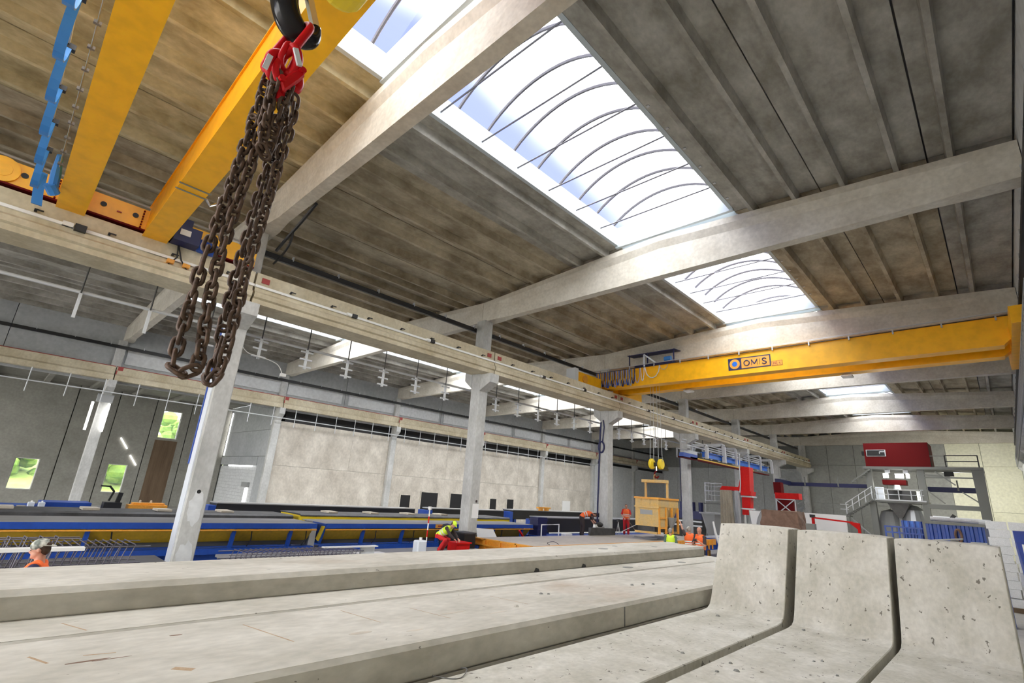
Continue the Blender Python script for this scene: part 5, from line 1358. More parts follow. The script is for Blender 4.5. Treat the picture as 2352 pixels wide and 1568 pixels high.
# ================================================================== CONCRETE DELIVERY RAIL AND RED CHUTES
t = thing('bucket_rail', 'bright blue rail with grey hoops running beside the middle columns', 'rail', (-14.9, 40, 6))
MB().box(-15.05, -14.75, 31.5, 33.6, 5.80, 6.10).build('rail_end', 'blue', t)
MB().box(-14.98, -14.9, 34.9, 48.3, 6.12, 6.45).build('rail_web', 'brightblue', t)
MB().box(-15.12, -14.76, 34.9, 48.3, 6.43, 6.47).build('rail_flange', 'brightblue', t)
MB().box(-15.15, -14.75, 31.5, 48.3, 5.78, 5.84).build('bottom_plate', 'darkred', t)
MB().box(-14.85, -14.75, 32.5, 44.5, 5.84, 5.92).build('busbar', 'yellow2', t)
def hoop(y, zt_, w_, r):
    P = [(-14.72, y, 6.0), (-14.72, y, zt_ - .15), (-14.80, y, zt_), (-14.80 - w_ + .1, y, zt_), (-14.72 - w_, y, zt_ - .15), (-14.72 - w_, y, 6.3)]
    b = MB()
    for p, q in zip(P[:-1], P[1:]): b.bar(p, q, r * 2.2, r * 2)
    return b.build('hoop', 'lightsteel' if r > .05 else 'steel', t)
hoop(35.1, 6.95, 1.1, .09); hoop(38.2, 7.30, 1.3, .11); hoop(40.6, 7.30, 1.3, .065); hoop(43.3, 7.25, 1.2, .05); hoop(46.1, 7.25, 1.2, .06); hoop(49.0, 7.15, 1.2, .09)
for x, z in ((-15.2, 6.75), (-15.6, 7.0), (-15.5, 7.15)): MB().bar((x, 33.0, z), (x, 48.5, z), .06).build('stringer', 'lightsteel', t)
MB().bar((-15.3, 31.7, 6.4), (-15.3, 35.2, 6.42), .08).bar((-15.3, 31.7, 5.8), (-15.3, 31.7, 6.42), .08).build('end_frame', 'greysteel', t)
MB().box(-15.5, -15.1, 33.2, 34.4, 6.1, 6.4).build('control_box', 'lightsteel', t)
for y in (yk(3), yk(4), yk(5)): MB().bar((-15.5, y, 5.9), (-14.9, y, 5.78), .10).build('bracket', 'greysteel', t)
t2 = thing('bucket_rail', 'dark navy continuation of the bucket rail turning along the end wall', 'rail', (-10, 51.6, 5.4))
MB().box(-15.0, -14.7, 50.5, 54.4, 5.3, 5.65).build('rail_web', 'navy', t2)
MB().box(-15.0, -8.2, 54.3, 54.5, 5.25, 5.58).build('rail_web', 'navy', t2); MB().box(-4.5, -1.15, 54.3, 54.5, 5.15, 5.55).build('rail_web', 'navy', t2)
for x in (-13.5, -10.8, -2.6): MB().box(x - .05, x + .05, 54.2, 54.3, 5.3, 6.1).build('hanger', 'midgrey', t2)

t = thing('concrete_chute', 'bright red concrete chute hanging from the blue rail over tarpaulins', 'chute', (-13.2, 38, 2.4))
MB().prism([(-13.40, 5.70), (-12.80, 5.66), (-12.86, 4.0), (-13.44, 4.0)], 'y', 37.6, 38.4).build('upper_box', 'redpaint', t)
MB().prism([(-13.46, 4.0), (-12.75, 4.0), (-12.80, 3.72), (-13.46, 3.72)], 'y', 37.5, 38.5).build('joint_box', 'redpaint', t)
MB().prism([(-13.46, 3.60), (-12.88, 3.60), (-12.98, 2.42), (-13.50, 2.42)], 'y', 37.7, 38.3).build('lower_box', 'redpaint', t)
MB().prism([(-13.38, 3.45), (-12.96, 3.45), (-13.04, 2.9), (-13.32, 2.9)], 'y', 37.66, 37.7).build('hatch', 'redpaint', t)
MB().box(-13.5, -12.7, 37.55, 38.45, 3.60, 3.70).build('grey_band', 'greytarp', t); MB().box(-13.55, -12.85, 37.6, 38.4, 2.78, 2.88).build('grey_band', 'lightsteel', t)
MB().prism([(-14.93, 4.03), (-13.42, 4.03), (-13.42, 4.6), (-13.6, 4.28), (-14.75, 4.30)], 'y', 37.5, 38.5).build('side_arm', 'redpaint', t)
MB().prism([(-13.6, 4.2), (-13.40, 5.2), (-13.38, 4.2)], 'y', 37.55, 38.45).build('gusset', 'redpaint', t)
MB().tube(catmull([(-13.38, 37.5, 6.6), (-13.38, 37.5, 5.95), (-13.42, 37.5, 5.7), (-13.42, 37.5, 4.6), (-13.5, 37.5, 3.9)], 4), .035, 6).build('cable', 'lightsteel', t)
for x in (-14.6, -13.6): MB().box(x - .08, x + .08, 37.9, 38.1, 0, 4.03).build('leg', 'greysteel', t)
def cloth(x0, x1, y, z0, z1, seed, flare=.0):
    rn = random.Random(seed); b = MB(); n = 16; rings = []
    for k in range(9):
        z = z1 + (z0 - z1) * k / 8; f = flare * k / 8
        top = [(x0 - f + (x1 - x0 + 2 * f) * i / n, y + .07 * math.sin(i * 2.1 + seed) * (k + 1) / 9 + (rn.uniform(-.02, .02)), z) for i in range(n + 1)]
        rings.append(top + [(p[0], p[1] + .10, p[2]) for p in top[::-1]])
    return b.loft(rings)
tag(cloth(-14.88, -14.05, 37.42, .02, 4.02, 2, .14).build('tarpaulin', 'tan', smooth=False), 'tan tarpaulin hanging below the red side arm', 'tarpaulin')
tag(cloth(-13.84, -13.62, 37.42, .02, 4.02, 5, .05).build('tarpaulin', 'greytarp'), 'pale grey tarpaulin hanging beside the tan one', 'tarpaulin')
t = thing('concrete_chute', 'second red chute farther back with a pale cross braced frame', 'chute', (-14.0, 50, 2.8))
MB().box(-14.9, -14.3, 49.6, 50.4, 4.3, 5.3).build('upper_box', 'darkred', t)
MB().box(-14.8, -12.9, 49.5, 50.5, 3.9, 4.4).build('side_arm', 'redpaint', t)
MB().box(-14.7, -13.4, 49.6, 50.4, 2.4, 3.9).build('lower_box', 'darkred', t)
for a, b_ in (((-14.7, 49.4, 2.6), (-13.3, 49.4, 3.8)), ((-14.7, 49.4, 3.8), (-13.3, 49.4, 2.6)), ((-14.7, 49.4, 3.85), (-13.2, 49.4, 3.85)), ((-13.2, 49.4, 0), (-13.2, 49.4, 3.85)), ((-14.7, 49.4, 0), (-14.7, 49.4, 3.85))):
    MB().bar(a, b_, .07).build('frame_bar', 'lightsteel', t)
for j in range(4): MB().bar((-13.0, 49.5, 2.5 + j * .35), (-12.5, 49.6, 2.85 + j * .35), .06).build('step', 'darkplate', t)
t = thing('tarp_covered_crate', 'large crate under a brown tarpaulin behind the left pitted unit', 'crate', (-10, 34, 0))
MB().box(-11.0, -9.1, 34.1, 35.4, 0, 2.7).build('crate', 'stain', t)
rn = random.Random(9); rings = []
for k in range(7):
    f = k / 6; z = 2.86 - 2.3 * f; q = .05 + .28 * f
    ring = []
    for x, y in [(-11.0 + 1.9 * i / 8, 34.05) for i in range(9)] + [(-9.1, 34.05 + 1.4 * i / 5) for i in range(1, 6)] + [(-9.1 - 1.9 * i / 8, 35.45) for i in range(1, 9)] + [(-11.0, 35.45 - 1.4 * i / 5) for i in range(1, 5)]:
        dx, dy = (x + 10.05) / .95, (y - 34.75) / .7
        w_ = q + rn.uniform(-.05, .05) * (1 if k else .3)
        ring.append((x + dx * w_ * .9, y + dy * w_ * .5, z + rn.uniform(-.03, .03)))
    rings.append(ring)
MB().loft(rings).build('tarpaulin', 'browntarp', t)
t = thing('precast_wall', 'low white precast wall panel standing behind the brown covered crate', 'wall panel', (-10, 45, 0))
MB().box(-12.2, -8.75, 45, 45.25, 0, 2.84).build('panel', 'white', t)
MB().box(-11.3, -9.8, 44.4, 46, 0, .12).build('foot', 'greysteel', t)
tag(MB().box(-8.55, -8.1, 33.6, 34, 0, 2.25).build('concrete_post', 'midgrey'), 'grey block right of the brown covered crate', 'block')
t = thing('lifting_beam', 'red steel lifting frame in front of the low white wall', 'frame', (-8.5, 41, 0))
MB().bar((-9.9, 41, 2.55), (-7.6, 41, 2.42), .16, .10).build('beam', 'redpaint', t); MB().prism([(-7.9, 2.46), (-7.2, 2.40), (-7.2, 2.0), (-7.35, 2.0)], 'y', 40.95, 41.05).build('gusset', 'redpaint', t)
MB().box(-10.0, -9.85, 40.9, 41.1, 0, 2.75).build('post', 'redpaint', t); MB().box(-7.35, -7.2, 40.9, 41.1, 0, 2.4).build('post', 'redpaint', t)
MB().box(-10.1, -9.8, 40.88, 41.12, 2.55, 2.75).build('cap', 'black', t)
t = thing('white_funnel_bag', 'white cloth hanging between the red chute and the brown covered crate', 'cloth', (-12.0, 37, 2.6))
tag(t, 'white cloth hanging between the red chute and the brown covered crate', 'cloth'); t.name = 'white_cloth'
MB().prism([(-12.75, 2.75), (-12.05, 2.72), (-12.25, 2.3), (-12.4, 1.75), (-12.62, 1.7)], 'y', 36.9, 37.0).build('cloth', 'white', t)
MB().box(-12.8, -12.0, 36.98, 37.08, 0, 2.76).build('prop', 'greysteel', t)

# caged ladder and silo behind the third column
t = thing('caged_ladder', 'light grey caged ladder tower left of the red chute', 'ladder', (-18, 44, 0))
for x in (-18.8, -17.3): MB().tube([(x, 44, .0), (x, 44, 4.7)], .035, 5).build('rail', 'lightsteel', t)
for j in range(6): MB().tube([(-18.8, 44, .9 + j * .72), (-17.3, 44, .9 + j * .72)], .03, 5).build('rung', 'lightsteel', t)
for x in (-18.55, -18.3, -18.05, -17.8): MB().tube([(x, 43.6, 3.3), (x, 43.6, 4.75)], .02, 5).build('cage_bar', 'lightsteel', t)
for z in (3.3, 4.1, 4.75): MB().closed_tube([(-18.05 + .75 * math.cos(a), 44 + .45 * math.sin(a), z) for a in [2 * PI * i / 14 for i in range(14)]], .03, 5).build('cage_ring', 'lightsteel', t)
MB().box(-18.9, -16.9, 43.9, 45.2, 3.02, 3.10).build('landing', 'darkplate', t)
t = thing('hopper', 'grey hopper cone below the caged ladder', 'hopper', (-17.2, 41.6, 0))
MB().lathe([(.30, 0), (.95, 2.25), (1.15, 2.25), (1.15, 2.36), (.25, 2.36)], (-17.2, 41.6, 0), 6).build('cone', 'greysteel', t)
t = thing('blue_machine', 'navy machine with upright cylinders right of the third middle column', 'machine', (-20.5, 44, 0))
MB().box(-22.5, -19.0, 43.5, 45, 0, 1.7).build('base', 'black', t)
for z in (1.1, 1.45): MB().box(-22.55, -18.95, 43.4, 43.5, z, z + .12).build('rail', 'lightsteel', t)
MB().box(-22.5, -19.0, 43.5, 45, 1.7, 2.35).build('tank', 'navy', t)
for x in (-22, -21.0, -20.0, -19.3): MB().lathe([(.001, 0), (.2, 0), (.2, .75), (.001, .75)], (x, 44.2, 2.35), 10).build('cylinder', 'navy', t)
tag(MB().tube([(-12.05, 25.3 + 5, .1), (-12.4, 25.2 + 5, 1.4), (-12.5, 25.2 + 5, 2.0)], [.09, .07, .05], 6).build('white_hose', 'white'), 'short white hose stub at the foot of the fourth middle column', 'hose')

# ================================================================== BATCHING TOWER AT THE END WALL
t = thing('batching_tower', 'grey steel batching tower with stairs and hoppers at the far end', 'tower', (-5, 54, 0))
for x in (-8.05, -4.6): MB().box(x - .22, x + .22, 52.0, 52.45, 0, 6.8).build('column', 'midgrey', t)
MB().prism([(-1.55, 6.9), (-.85, 6.9), (-.95, 0), (-1.4, 0)], 'y', 52.0, 52.4).build('column', 'midgrey', t)
MB().box(-8.4, -.85, 51.9, 55, 6.75, 6.95).build('top_deck', 'midgrey', t)
MB().box(-7.8, -4.5, 51.9, 55, 4.10, 4.30).build('mid_deck', 'midgrey', t); MB().box(-4.6, -1.0, 51.95, 52.2, 3.8, 4.12).build('beam', 'midgrey', t)
MB().box(-4.4, -1.2, 51.95, 52.1, 6.1, 6.2).build('beam', 'midgrey', t)
MB().bar((-3.7, 52, 6.6), (-2.6, 52, 5.6), .09).bar((-2.3, 52, 5.1), (-1.1, 52, 4.1), .09).bar((-4.4, 52, 5.2), (-3.4, 52, 4.2), .09).build('brace', 'midgrey', t)
for x in (-7.6, -6.9, -6.2, -5.4, -4.75): MB().box(x - .03, x + .03, 51.85, 51.92, 4.3, 5.15).build('rail_post', 'lightsteel', t)
for z in (4.7, 5.12): MB().box(-7.8, -4.6, 51.85, 51.9, z, z + .05).build('hand_rail', 'lightsteel', t)
MB().box(-7.8, -4.5, 51.85, 51.92, 4.24, 4.34).build('kick_plate', 'lightsteel', t)
MB().box(-3.3, -2.7, 54.2, 54.55, 6.4, 6.75).build('flood_housing', 'black', t)
# stair flight
MB().bar((-9.9, 51.6, 2.9), (-7.9, 51.6, 4.3), .26, .08).bar((-9.9, 52.6, 2.9), (-7.9, 52.6, 4.3), .26, .08).build('stringer', 'midgrey', t)
for j in range(9): MB().box(-9.85 + j * .225, -9.6 + j * .225, 51.6, 52.6, 2.95 + j * .155, 2.99 + j * .155).build('tread', 'greysteel', t)
for z in (.5, .95): MB().bar((-9.9, 51.55, 2.9 + z), (-7.9, 51.55, 4.35 + z), .05).build('hand_rail', 'lightsteel', t)
for j in range(5): MB().box(-9.9 + j * .48, -9.85 + j * .48, 51.52, 51.58, 2.9 + j * .34, 3.9 + j * .34).build('rail_post', 'lightsteel', t)
MB().box(-10.3, -9.7, 51.5, 52.7, 2.75, 2.85).build('landing', 'midgrey', t)
for x in (-10.2, -9.8): MB().box(x - .05, x + .05, 52.0, 52.1, 0, 2.75).build('leg', 'midgrey', t)
for z in (.5, .9): MB().bar((-10.3, 51.5, 2.85 + z), (-9.7, 51.5, 2.85 + z), .05).build('hand_rail', 'lightsteel', t)
MB().bar((-9.7, 51.9, 2.7), (-8.2, 51.9, 1.2), .2, .08).build('stringer', 'greysteel', t)
MB().bar((-9.3, 51.8, 5.6), (-7.9, 51.8, 6.7), .25, .1).build('stringer', 'midgrey', t)
for j in range(6): MB().box(-9.3 + j * .24, -9.06 + j * .24, 51.8, 52.6, 5.65 + j * .19, 5.70 + j * .19).build('tread', 'greysteel', t)
# hoppers, mixer and tank
MB().loft([[(-7.1, 52.2, 4.1), (-5.6, 52.2, 4.1), (-5.6, 53.6, 4.1), (-7.1, 53.6, 4.1)], [(-6.55, 52.6, 2.95), (-6.25, 52.6, 2.95), (-6.25, 53.1, 2.95), (-6.55, 53.1, 2.95)]]).build('hopper', 'darkplate', t)
MB().tube([(-6.4, 52.8, 2.95), (-6.5, 52.8, 1.4)], .12, 8).build('pipe', 'greysteel', t)
MB().lathe([(.001, 0), (.95, 0), (.95, 2.4), (.72, 3.2), (.3, 3.55), (.001, 3.6)], (-5.6, 53.6, .4), 18).build('tank', 'steel', t)
MB().lathe([(.001, 0), (.9, 0), (.9, 2.3), (.6, 3.1), (.001, 3.3)], (-7.2, 53.8, .3), 16).build('tank', 'greysteel', t)
MB().box(-7.3, -5.7, 52.9, 53.9, 5.55, 5.95).build('mixer_cover', 'darkred', t)
MB().box(-7.0, -5.2, 52.7, 53.6, 4.3, 5.1).build('mixer', 'black', t)
MB().lathe([(.001, 0), (.28, 0), (.2, .4), (.001, .4)], (-6.3, 52.6, 5.12), 12).build('mixer_motor', 'steel', t)
MB().box(-7.75, -7.2, 52.1, 52.4, 4.35, 5.3).build('control_cabinet', 'plastic', t)
for x in (-6.75, -5.55): MB().box(x - .16, x + .16, 52.0, 52.3, 6.45, 6.72).build('lamp_bracket', 'lightsteel', t)
for x, w_ in ((-6.9, .35), (-6.0, .55), (-5.45, .22)): MB().box(x - w_ / 2, x + w_ / 2, 52.1, 52.3, 6.05, 6.40).build('flood_lamp', 'led', t)
MB().bar((-4.4, 52, 6.35), (-3.3, 52, 6.25), .1).build('bracket', 'midgrey', t)
t = thing('control_cabin', 'red clad control cabin on top of the batching tower', 'cabin', (-6, 53.5, 6.95))
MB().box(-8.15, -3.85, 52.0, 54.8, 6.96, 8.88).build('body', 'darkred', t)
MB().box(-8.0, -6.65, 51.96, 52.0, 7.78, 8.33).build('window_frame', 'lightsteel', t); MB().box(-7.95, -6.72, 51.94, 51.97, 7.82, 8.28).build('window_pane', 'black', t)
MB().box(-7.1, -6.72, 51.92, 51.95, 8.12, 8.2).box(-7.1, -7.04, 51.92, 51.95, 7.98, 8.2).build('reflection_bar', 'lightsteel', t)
MB().box(-8.4, -8.15, 52.4, 52.8, 7.9, 8.25).build('air_unit', 'black', t)
t = thing('guard_rail', 'dark guard rail on the tower deck right of the red cabin', 'railing', (-2, 52, 6.95))
for x in (-2.95, -1.05): MB().box(x - .04, x + .04, 52.0, 52.08, 6.95, 7.85).build('post', 'black', t)
for z in (7.35, 7.8): MB().box(-2.95, -1.05, 52.0, 52.08, z, z + .07).build('rail', 'black', t)
MB().box(-3.85, -2.95, 52.0, 52.05, 7.78, 7.83).build('rail', 'midgrey', t)
t = thing('duct', 'long pale pipe lying under the tower beam at right', 'pipe', (-2.6, 51, 0))
MB().tube([(-4.2, 51.0, 3.05), (-1.0, 51.0, 2.98)], .22, 10).build('pipe', 'lightsteel', t)
for x in (-3.9, -1.3): MB().box(x - .1, x + .1, 50.9, 51.1, 0, 2.85).build('prop', 'midgrey', t)

# ================================================================== PEOPLE
def remesh(b, vox, name, m_, parent, it=2):
    me = bpy.data.meshes.new(name); me.from_pydata(b.v, [], b.f)
    bm = bmesh.new(); bm.from_mesh(me); bmesh.ops.recalc_face_normals(bm, faces=bm.faces); bm.to_mesh(me); bm.free()
    o = bpy.data.objects.new(name, me); COL.objects.link(o)
    md = o.modifiers.new('r', 'REMESH'); md.mode = 'VOXEL'; md.voxel_size = vox
    ms = o.modifiers.new('s', 'SMOOTH'); ms.iterations = it; ms.factor = .5
    dg = bpy.context.evaluated_depsgraph_get()
    m2 = bpy.data.meshes.new_from_object(o.evaluated_get(dg)); m2.name = name
    m2.materials.clear(); m2.materials.append(M[m_])
    m2.polygons.foreach_set('use_smooth', [True] * len(m2.polygons))
    bpy.data.objects.remove(o); bpy.data.meshes.remove(me)
    r = bpy.data.objects.new(name, m2); COL.objects.link(r); r.parent = parent
    return r
BASE = dict(pel=(0, 0, .95), wst=(0, .0, 1.08), chs=(0, .01, 1.30), nck=(0, 0, 1.50), hd=(0, .03, 1.645),
            shL=(-.19, 0, 1.42), elL=(-.24, -.02, 1.15), wrL=(-.23, .10, .92), shR=(.19, 0, 1.42), elR=(.24, -.02, 1.15), wrR=(.23, .10, .92),
            hpL=(-.09, 0, .92), knL=(-.11, .03, .50), anL=(-.12, -.01, .09), hpR=(.09, 0, .92), knR=(.11, .03, .50), anR=(.12, -.01, .09))
def person(lab, loc, rz, pose, top, legs, vest, cap=None, hair=None, head_dir=(0, 1, 0), bare=False, s=1.0, cap_back=False):
    J = {k: Vector(v) for k, v in BASE.items()}
    for k, v in pose.items(): J[k] = Vector(v)
    t = thing('person', lab, 'person', loc, rz)
    t.scale = (s, s, s)
    hdv = Vector(head_dir).normalized()
    upv = (J['hd'] - J['nck']).normalized()
    fx = (hdv - upv * hdv.dot(upv)).normalized(); rx = fx.cross(upv)
    def H(a, b_, c_): return J['hd'] + rx * a + fx * b_ + upv * c_
    b = MB()
    # trunk
    def trunk(bb, e, low=True):
        ax = (J['shR'] - J['shL']).normalized()
        sec = [(J['pel'] + Vector((0, 0, 0)), .165, .125), (J['wst'], .150, .11), (J['chs'], .175, .125), (J['chs'].lerp(J['nck'], .55), .165, .105), (J['nck'].lerp(J['chs'], .12), .07, .065)]
        rings = []
        for i, (c_, rxx, ryy) in enumerate(sec):
            tdir = (sec[min(i + 1, 4)][0] - sec[max(i - 1, 0)][0]).normalized()
            a = (ax - tdir * ax.dot(tdir)).normalized(); f_ = tdir.cross(a)
            rings.append([c_ + a * (math.cos(2 * PI * k / 14) * (rxx + e)) + f_ * (math.sin(2 * PI * k / 14) * (ryy + e)) for k in range(14)])
        bb.loft(rings)
    trunk(b, 0)
    for S in 'LR':
        b.tube([J['nck'].lerp(J['sh' + S], .3) - Vector((0, 0, .04)), J['sh' + S]], [.06, .062], 8)
        b.ell(J['sh' + S], (.064, .064, .064), 8, 6)
        b.tube([J['sh' + S], J['sh' + S].lerp(J['el' + S], .5), J['el' + S], J['el' + S].lerp(J['wr' + S], .4), J['wr' + S]], [.056, .050, .042, .040, .028], 8)
        b.ell(J['el' + S], (.042, .042, .042), 8, 6)
        b.tube([J['hp' + S] + Vector((0, 0, .03)), J['hp' + S].lerp(J['kn' + S], .5), J['kn' + S], J['kn' + S].lerp(J['an' + S], .35), J['an' + S]], [.09, .078, .058, .056, .040], 10)
        b.ell(J['kn' + S], (.058, .058, .058), 8, 6)
        # hand: palm, four fingers, thumb
        fd = (J['wr' + S] - J['el' + S]).normalized(); sd = fd.cross(Vector((0, 0, 1)))
        sd = (sd if sd.length > .1 else Vector((1, 0, 0))).normalized(); nd = sd.cross(fd)
        w0 = J['wr' + S]
        b.loft([[w0 + fd * d_ + sd * (sx * hw) + nd * (sy * .014) for sx, sy in ((-1, -1), (1, -1), (1, 1), (-1, 1))] for d_, hw in ((-.01, .024), (.03, .036), (.085, .040))])
        for i, ln in enumerate((.062, .074, .070, .054)):
            p0 = w0 + fd * .08 + sd * (-.03 + .02 * i)
            b.tube([p0, p0 + fd * ln * .55 - nd * .008, p0 + fd * ln * .8 - nd * .03, p0 + fd * ln * .85 - nd * .05], [.0095, .0095, .0088, .007], 6)
        p0 = w0 + fd * .03 - sd * .034
        b.tube([p0, p0 + fd * .03 - sd * .03, p0 + fd * .06 - sd * .032 - nd * .015], [.012, .0105, .008], 6)
    b.tube([J['nck'] - upv * .03, H(0, -.01, -.06)], [.060, .056], 10)
    # head: skull, jaw, nose, ears
    def he(bb, c_, r_, n=14, m=10):
        o = len(bb.v); tmp = MB().ell((0, 0, 0), r_, n, m)
        bb.add([tuple(H(c_[0] + p[0], c_[1] + p[1], c_[2] + p[2])) for p in tmp.v], tmp.f)
    he(b, (0, -.008, .025), (.078, .098, .100)); he(b, (0, .025, -.055), (.058, .068, .062)); he(b, (0, .075, -.085), (.026, .024, .022))
    he(b, (0, .096, -.012), (.013, .022, .024), 8, 6); he(b, (0, .098, -.026), (.017, .014, .011), 8, 6)
    for sx in (-1, 1): he(b, (sx * .078, -.005, -.012), (.010, .020, .032), 8, 6)
    for sx in (-1, 1): he(b, (sx * .03, .082, .022), (.022, .014, .008), 8, 5)
    he(b, (0, .083, -.056), (.024, .012, .006), 8, 5)
    remesh(b, .0095, 'body', 'skin', t, 2)
    ey = MB()
    for sx in (-1, 1): he(ey, (sx * .030, .0855, .004), (.010, .006, .006), 8, 6)
    ey.build('eyes', 'eye', t)
    # shirt with sleeves
    c1 = MB(); trunk(c1, .012)
    for S in 'LR':
        c1.ell(J['sh' + S], (.074, .074, .074), 8, 6)
        end = J['el' + S].lerp(J['wr' + S], .1) if bare else J['el' + S].lerp(J['wr' + S], .92)
        c1.tube([J['nck'].lerp(J['sh' + S], .35) - Vector((0, 0, .04)), J['sh' + S], J['sh' + S].lerp(J['el' + S], .5), J['el' + S], end] if not bare else [J['nck'].lerp(J['sh' + S], .35) - Vector((0, 0, .04)), J['sh' + S], J['sh' + S].lerp(J['el' + S], .85)], [.066, .072, .066, .056, .044] if not bare else [.066, .072, .066], 9)
        if not bare: c1.ell(J['el' + S], (.056, .056, .056), 8, 6)
    remesh(c1, .014, 'shirt', top, t, 2)
    # trousers
    c2 = MB()
    for S in 'LR':
        c2.tube([J['hp' + S] + Vector((0, 0, .06)), J['hp' + S].lerp(J['kn' + S], .5), J['kn' + S], J['kn' + S].lerp(J['an' + S], .4), J['an' + S] + Vector((0, 0, .0))], [.112, .096, .078, .074, .066], 10)
        c2.ell(J['kn' + S], (.078, .078, .078), 8, 6)
    c2.loft([[J['pel'] + Vector((math.cos(2 * PI * k / 12) * .18, math.sin(2 * PI * k / 12) * .14, dz)) for k in range(12)] for dz in (-.08, .07)])
    remesh(c2, .014, 'trousers', legs, t, 2)
    # boots
    for S in 'LR':
        d_ = Vector((0, 1, 0)); a0 = J['an' + S]; z0 = a0.z - .085
        bb = MB(); bb.tube([a0 + Vector((0, -.04, -.04)), a0 + Vector((0, .06, -.045)), a0 + Vector((0, .17, -.055))], [.045, .05, .035], 9); bb.tube([a0 + Vector((0, 0, .08)), a0 + Vector((0, 0, -.05))], [.055, .05], 9)
        remesh(bb, .012, 'boot', 'black', t, 1)
    # vest over the trunk
    if vest:
        c3 = MB(); trunk(c3, .030)
        for S in 'LR': c3.tube([J['nck'].lerp(J['sh' + S], .25) - upv * .02, J['sh' + S].lerp(J['nck'], .22)], [.07, .082], 9)
        vb = remesh(c3, .014, 'vest', vest, t, 2)
        ax = (J['shR'] - J['shL']).normalized(); td = (J['chs'] - J['wst']).normalized(); a = (ax - td * ax.dot(td)).normalized(); f_ = td.cross(a)
        for q in (.15, .55):
            c_ = J['wst'].lerp(J['chs'], q); rr = .200 if q > .3 else .190; r2_ = .158 if q > .3 else .148
            sb = MB().loft([[c_ + td * dz + a * (math.cos(2 * PI * k / 20) * (rr + e_)) + f_ * (math.sin(2 * PI * k / 20) * (r2_ + e_)) for k in range(20)] for dz, e_ in ((-.022, -.004), (-.022, .0), (.022, .0), (.022, -.004))])
            sb.build('reflective_stripe', 'stripe', vb).matrix_parent_inverse = Matrix.Identity(4)
    if hair:
        c4 = MB(); he(c4, (0, -.022, .036), (.084, .098, .098)); he(c4, (0, -.055, -.01), (.074, .058, .075))
        remesh(c4, .010, 'hair', hair, t, 1)
    if cap:
        c5 = MB(); he(c5, (0, -.006, .052), (.089, .108, .086), 18, 10)
        remesh(c5, .009, 'cap', cap, t, 1)
        sgn = -1 if cap_back else 1
        br = MB(); n = 9
        ring = []
        for lift, th in ((0, 0), (0, .008)):
            pts = [H(-.075 + .15 * i / (n - 1), sgn * (.085 + .085 * math.sin(PI * i / (n - 1))), .035 - .028 * math.sin(PI * i / (n - 1)) + th) for i in range(n)]
            inn = [H(-.075 + .15 * i / (n - 1), sgn * .05, .04 + th) for i in range(n)]
            ring.append(pts + inn[::-1])
        br.loft(ring).build('cap_brim', cap, t).matrix_parent_inverse = Matrix.Identity(4)
    for ch in t.children:
        if ch.name.startswith(('eyes', 'cap_brim')): ch.matrix_parent_inverse = Matrix.Identity(4)
    return t
# facing helper: local +y looks along the given hall direction
def face(dx, dy): return math.atan2(-dx, dy)
LEFTV = (-.72, -.69)
p = person('person in a pale backwards cap and orange vest over navy, at far left', (-9.3, .86, .072), face(-.30, -.95), {}, 'navycloth', 'navycloth', 'orangevest', cap='capcloth', hair='hair', cap_back=True, s=.985)
st = tag(MB().box(-9.75, -8.85, .4, 1.3, 0, .07).build('standing_board', 'stain'), 'timber board under the man in the cap', 'board')
crouch = dict(pel=(0, -.22, .62), wst=(0, -.10, .72), chs=(0, .12, .86), nck=(0, .30, .98), hd=(0, .40, 1.09), shL=(-.19, .20, .94), shR=(.19, .20, .94), elL=(-.24, .40, .70), elR=(.24, .42, .70), wrL=(-.14, .58, .56), wrR=(.15, .58, .56),
              hpL=(-.09, -.22, .60), hpR=(.09, -.22, .60), knL=(-.14, .16, .50), knR=(.14, .16, .50), anL=(-.12, -.12, .09), anR=(.12, -.12, .09))
person('person crouching in a lime vest and red trousers beside the banded staff', (-13.85, 11.35, .751), face(.75, .3), crouch, 'darkcloth', 'redcloth', 'limevest', hair='hair', cap='limevest', head_dir=(0, .9, -.4), s=.85)
bent = dict(pel=(0, -.12, .96), wst=(0, -.02, 1.08), chs=(0, .24, 1.16), nck=(0, .46, 1.13), hd=(0, .60, 1.11), shL=(-.19, .38, 1.12), shR=(.19, .38, 1.12), elL=(-.22, .46, .82), elR=(.2, .48, .84), wrL=(-.14, .62, .60), wrR=(.14, .70, .62),
            hpL=(-.09, -.12, .92), hpR=(.09, -.12, .92), knL=(-.12, -.08, .50), knR=(.12, -.02, .50), anL=(-.14, -.14, .09), anR=(.14, -.10, .09))
person('person in an orange vest bending forward left of the third middle column', (-16.55, 23.1, .862), face(.68, .73), bent, 'darkcloth', 'darkcloth', 'orangevest', hair='hair', head_dir=(0, .6, -.8), bare=True, s=1.0)
stand = dict(wrL=(-.16, .24, 1.02), elL=(-.26, .02, 1.16), wrR=(.14, .26, .98), elR=(.27, .02, 1.14))
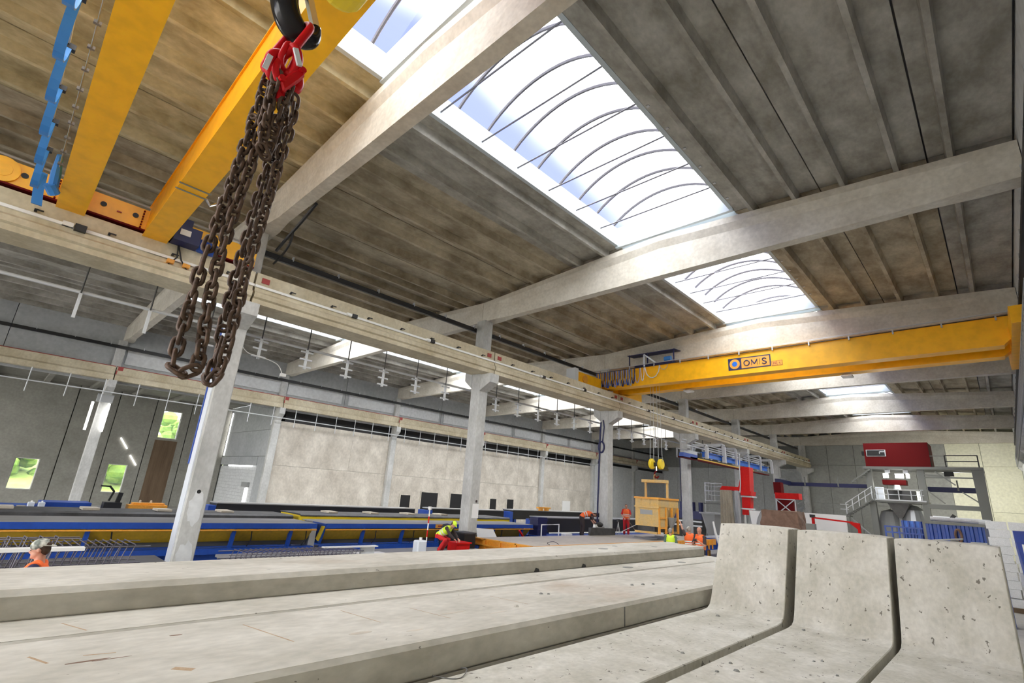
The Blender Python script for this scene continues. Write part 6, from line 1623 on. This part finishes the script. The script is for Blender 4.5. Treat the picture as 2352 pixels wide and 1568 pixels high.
person('person in orange vest and red trousers standing right of the third middle column', (-16.5, 27.3, .862), face(.55, -.83), stand, 'redcloth', 'redcloth', 'orangevest', hair='hair', cap=None, bare=True, s=.99)
tag(MB().tube([(-16.3, 27.0, 1.85), (-15.6, 26.9, 1.15)], .014, 6).build('trowel_pole', 'stain'), 'thin pole held by the standing person in red trousers', 'pole')
person('person in a lime vest and grey cap watching the skip, seen from behind', (-10.3, 20.5, .122), face(-.45, .9), {}, 'greencloth', 'darkcloth', 'limevest', cap='greysteel', hair='greyhair', s=.97)
pt = dict(elL=(-.40, .18, 1.30), wrL=(-.62, .34, 1.22), shL=(-.19, .0, 1.42), shR=(.17, .02, 1.46), elR=(.10, .22, 1.66), wrR=(.02, .30, 1.90))
pt = dict(elR=(.40, .18, 1.30), wrR=(.55, .34, 1.22), elL=(-.20, .24, 1.62), wrL=(-.26, .32, 1.86), shL=(-.18, .02, 1.46))
person('person in an orange vest raising one arm toward the skip, seen from behind', (-9.85, 21.3, .122), face(-.62, .78), pt, 'darkcloth', 'darkcloth', 'orangevest', cap='capcloth', hair='greyhair', bare=True, s=1.03)
camp = dict(elL=(-.26, .10, 1.14), wrL=(-.08, .26, 1.30), elR=(.27, .08, 1.12), wrR=(.10, .24, 1.26))
person('bald person in an orange vest over black holding a camera, rightmost of three', (-9.0, 20.4, .122), face(-.2, -.98), camp, 'darkcloth', 'darkcloth', 'orangevest', s=1.06, bare=True)
db = thing('duckboard', 'low timber duckboard under the three workers by the skip', 'duckboard', (-9.6, 20.3, 0))
for j in range(9): MB().box(-10.9 + j * .27, -10.68 + j * .27, 19.6, 21.9, .06, .12).build('plank', 'stain', db)
for y in (19.8, 21.6): MB().box(-10.95, -8.5, y - .05, y + .05, 0, .06).build('batten', 'stain', db)
c = thing('camera', 'small black camera held by the bald person', 'camera', (-9.06, 20.1, 1.45))
MB().box(-9.13, -8.99, 20.03, 20.10, 1.47, 1.57).build('camera_body', 'black', c); MB().lathe([(.001, 0), (.035, 0), (.035, -.07), (.001, -.07)], (-9.06, 20.03, 1.52), 10, 'y').build('lens', 'black', c)
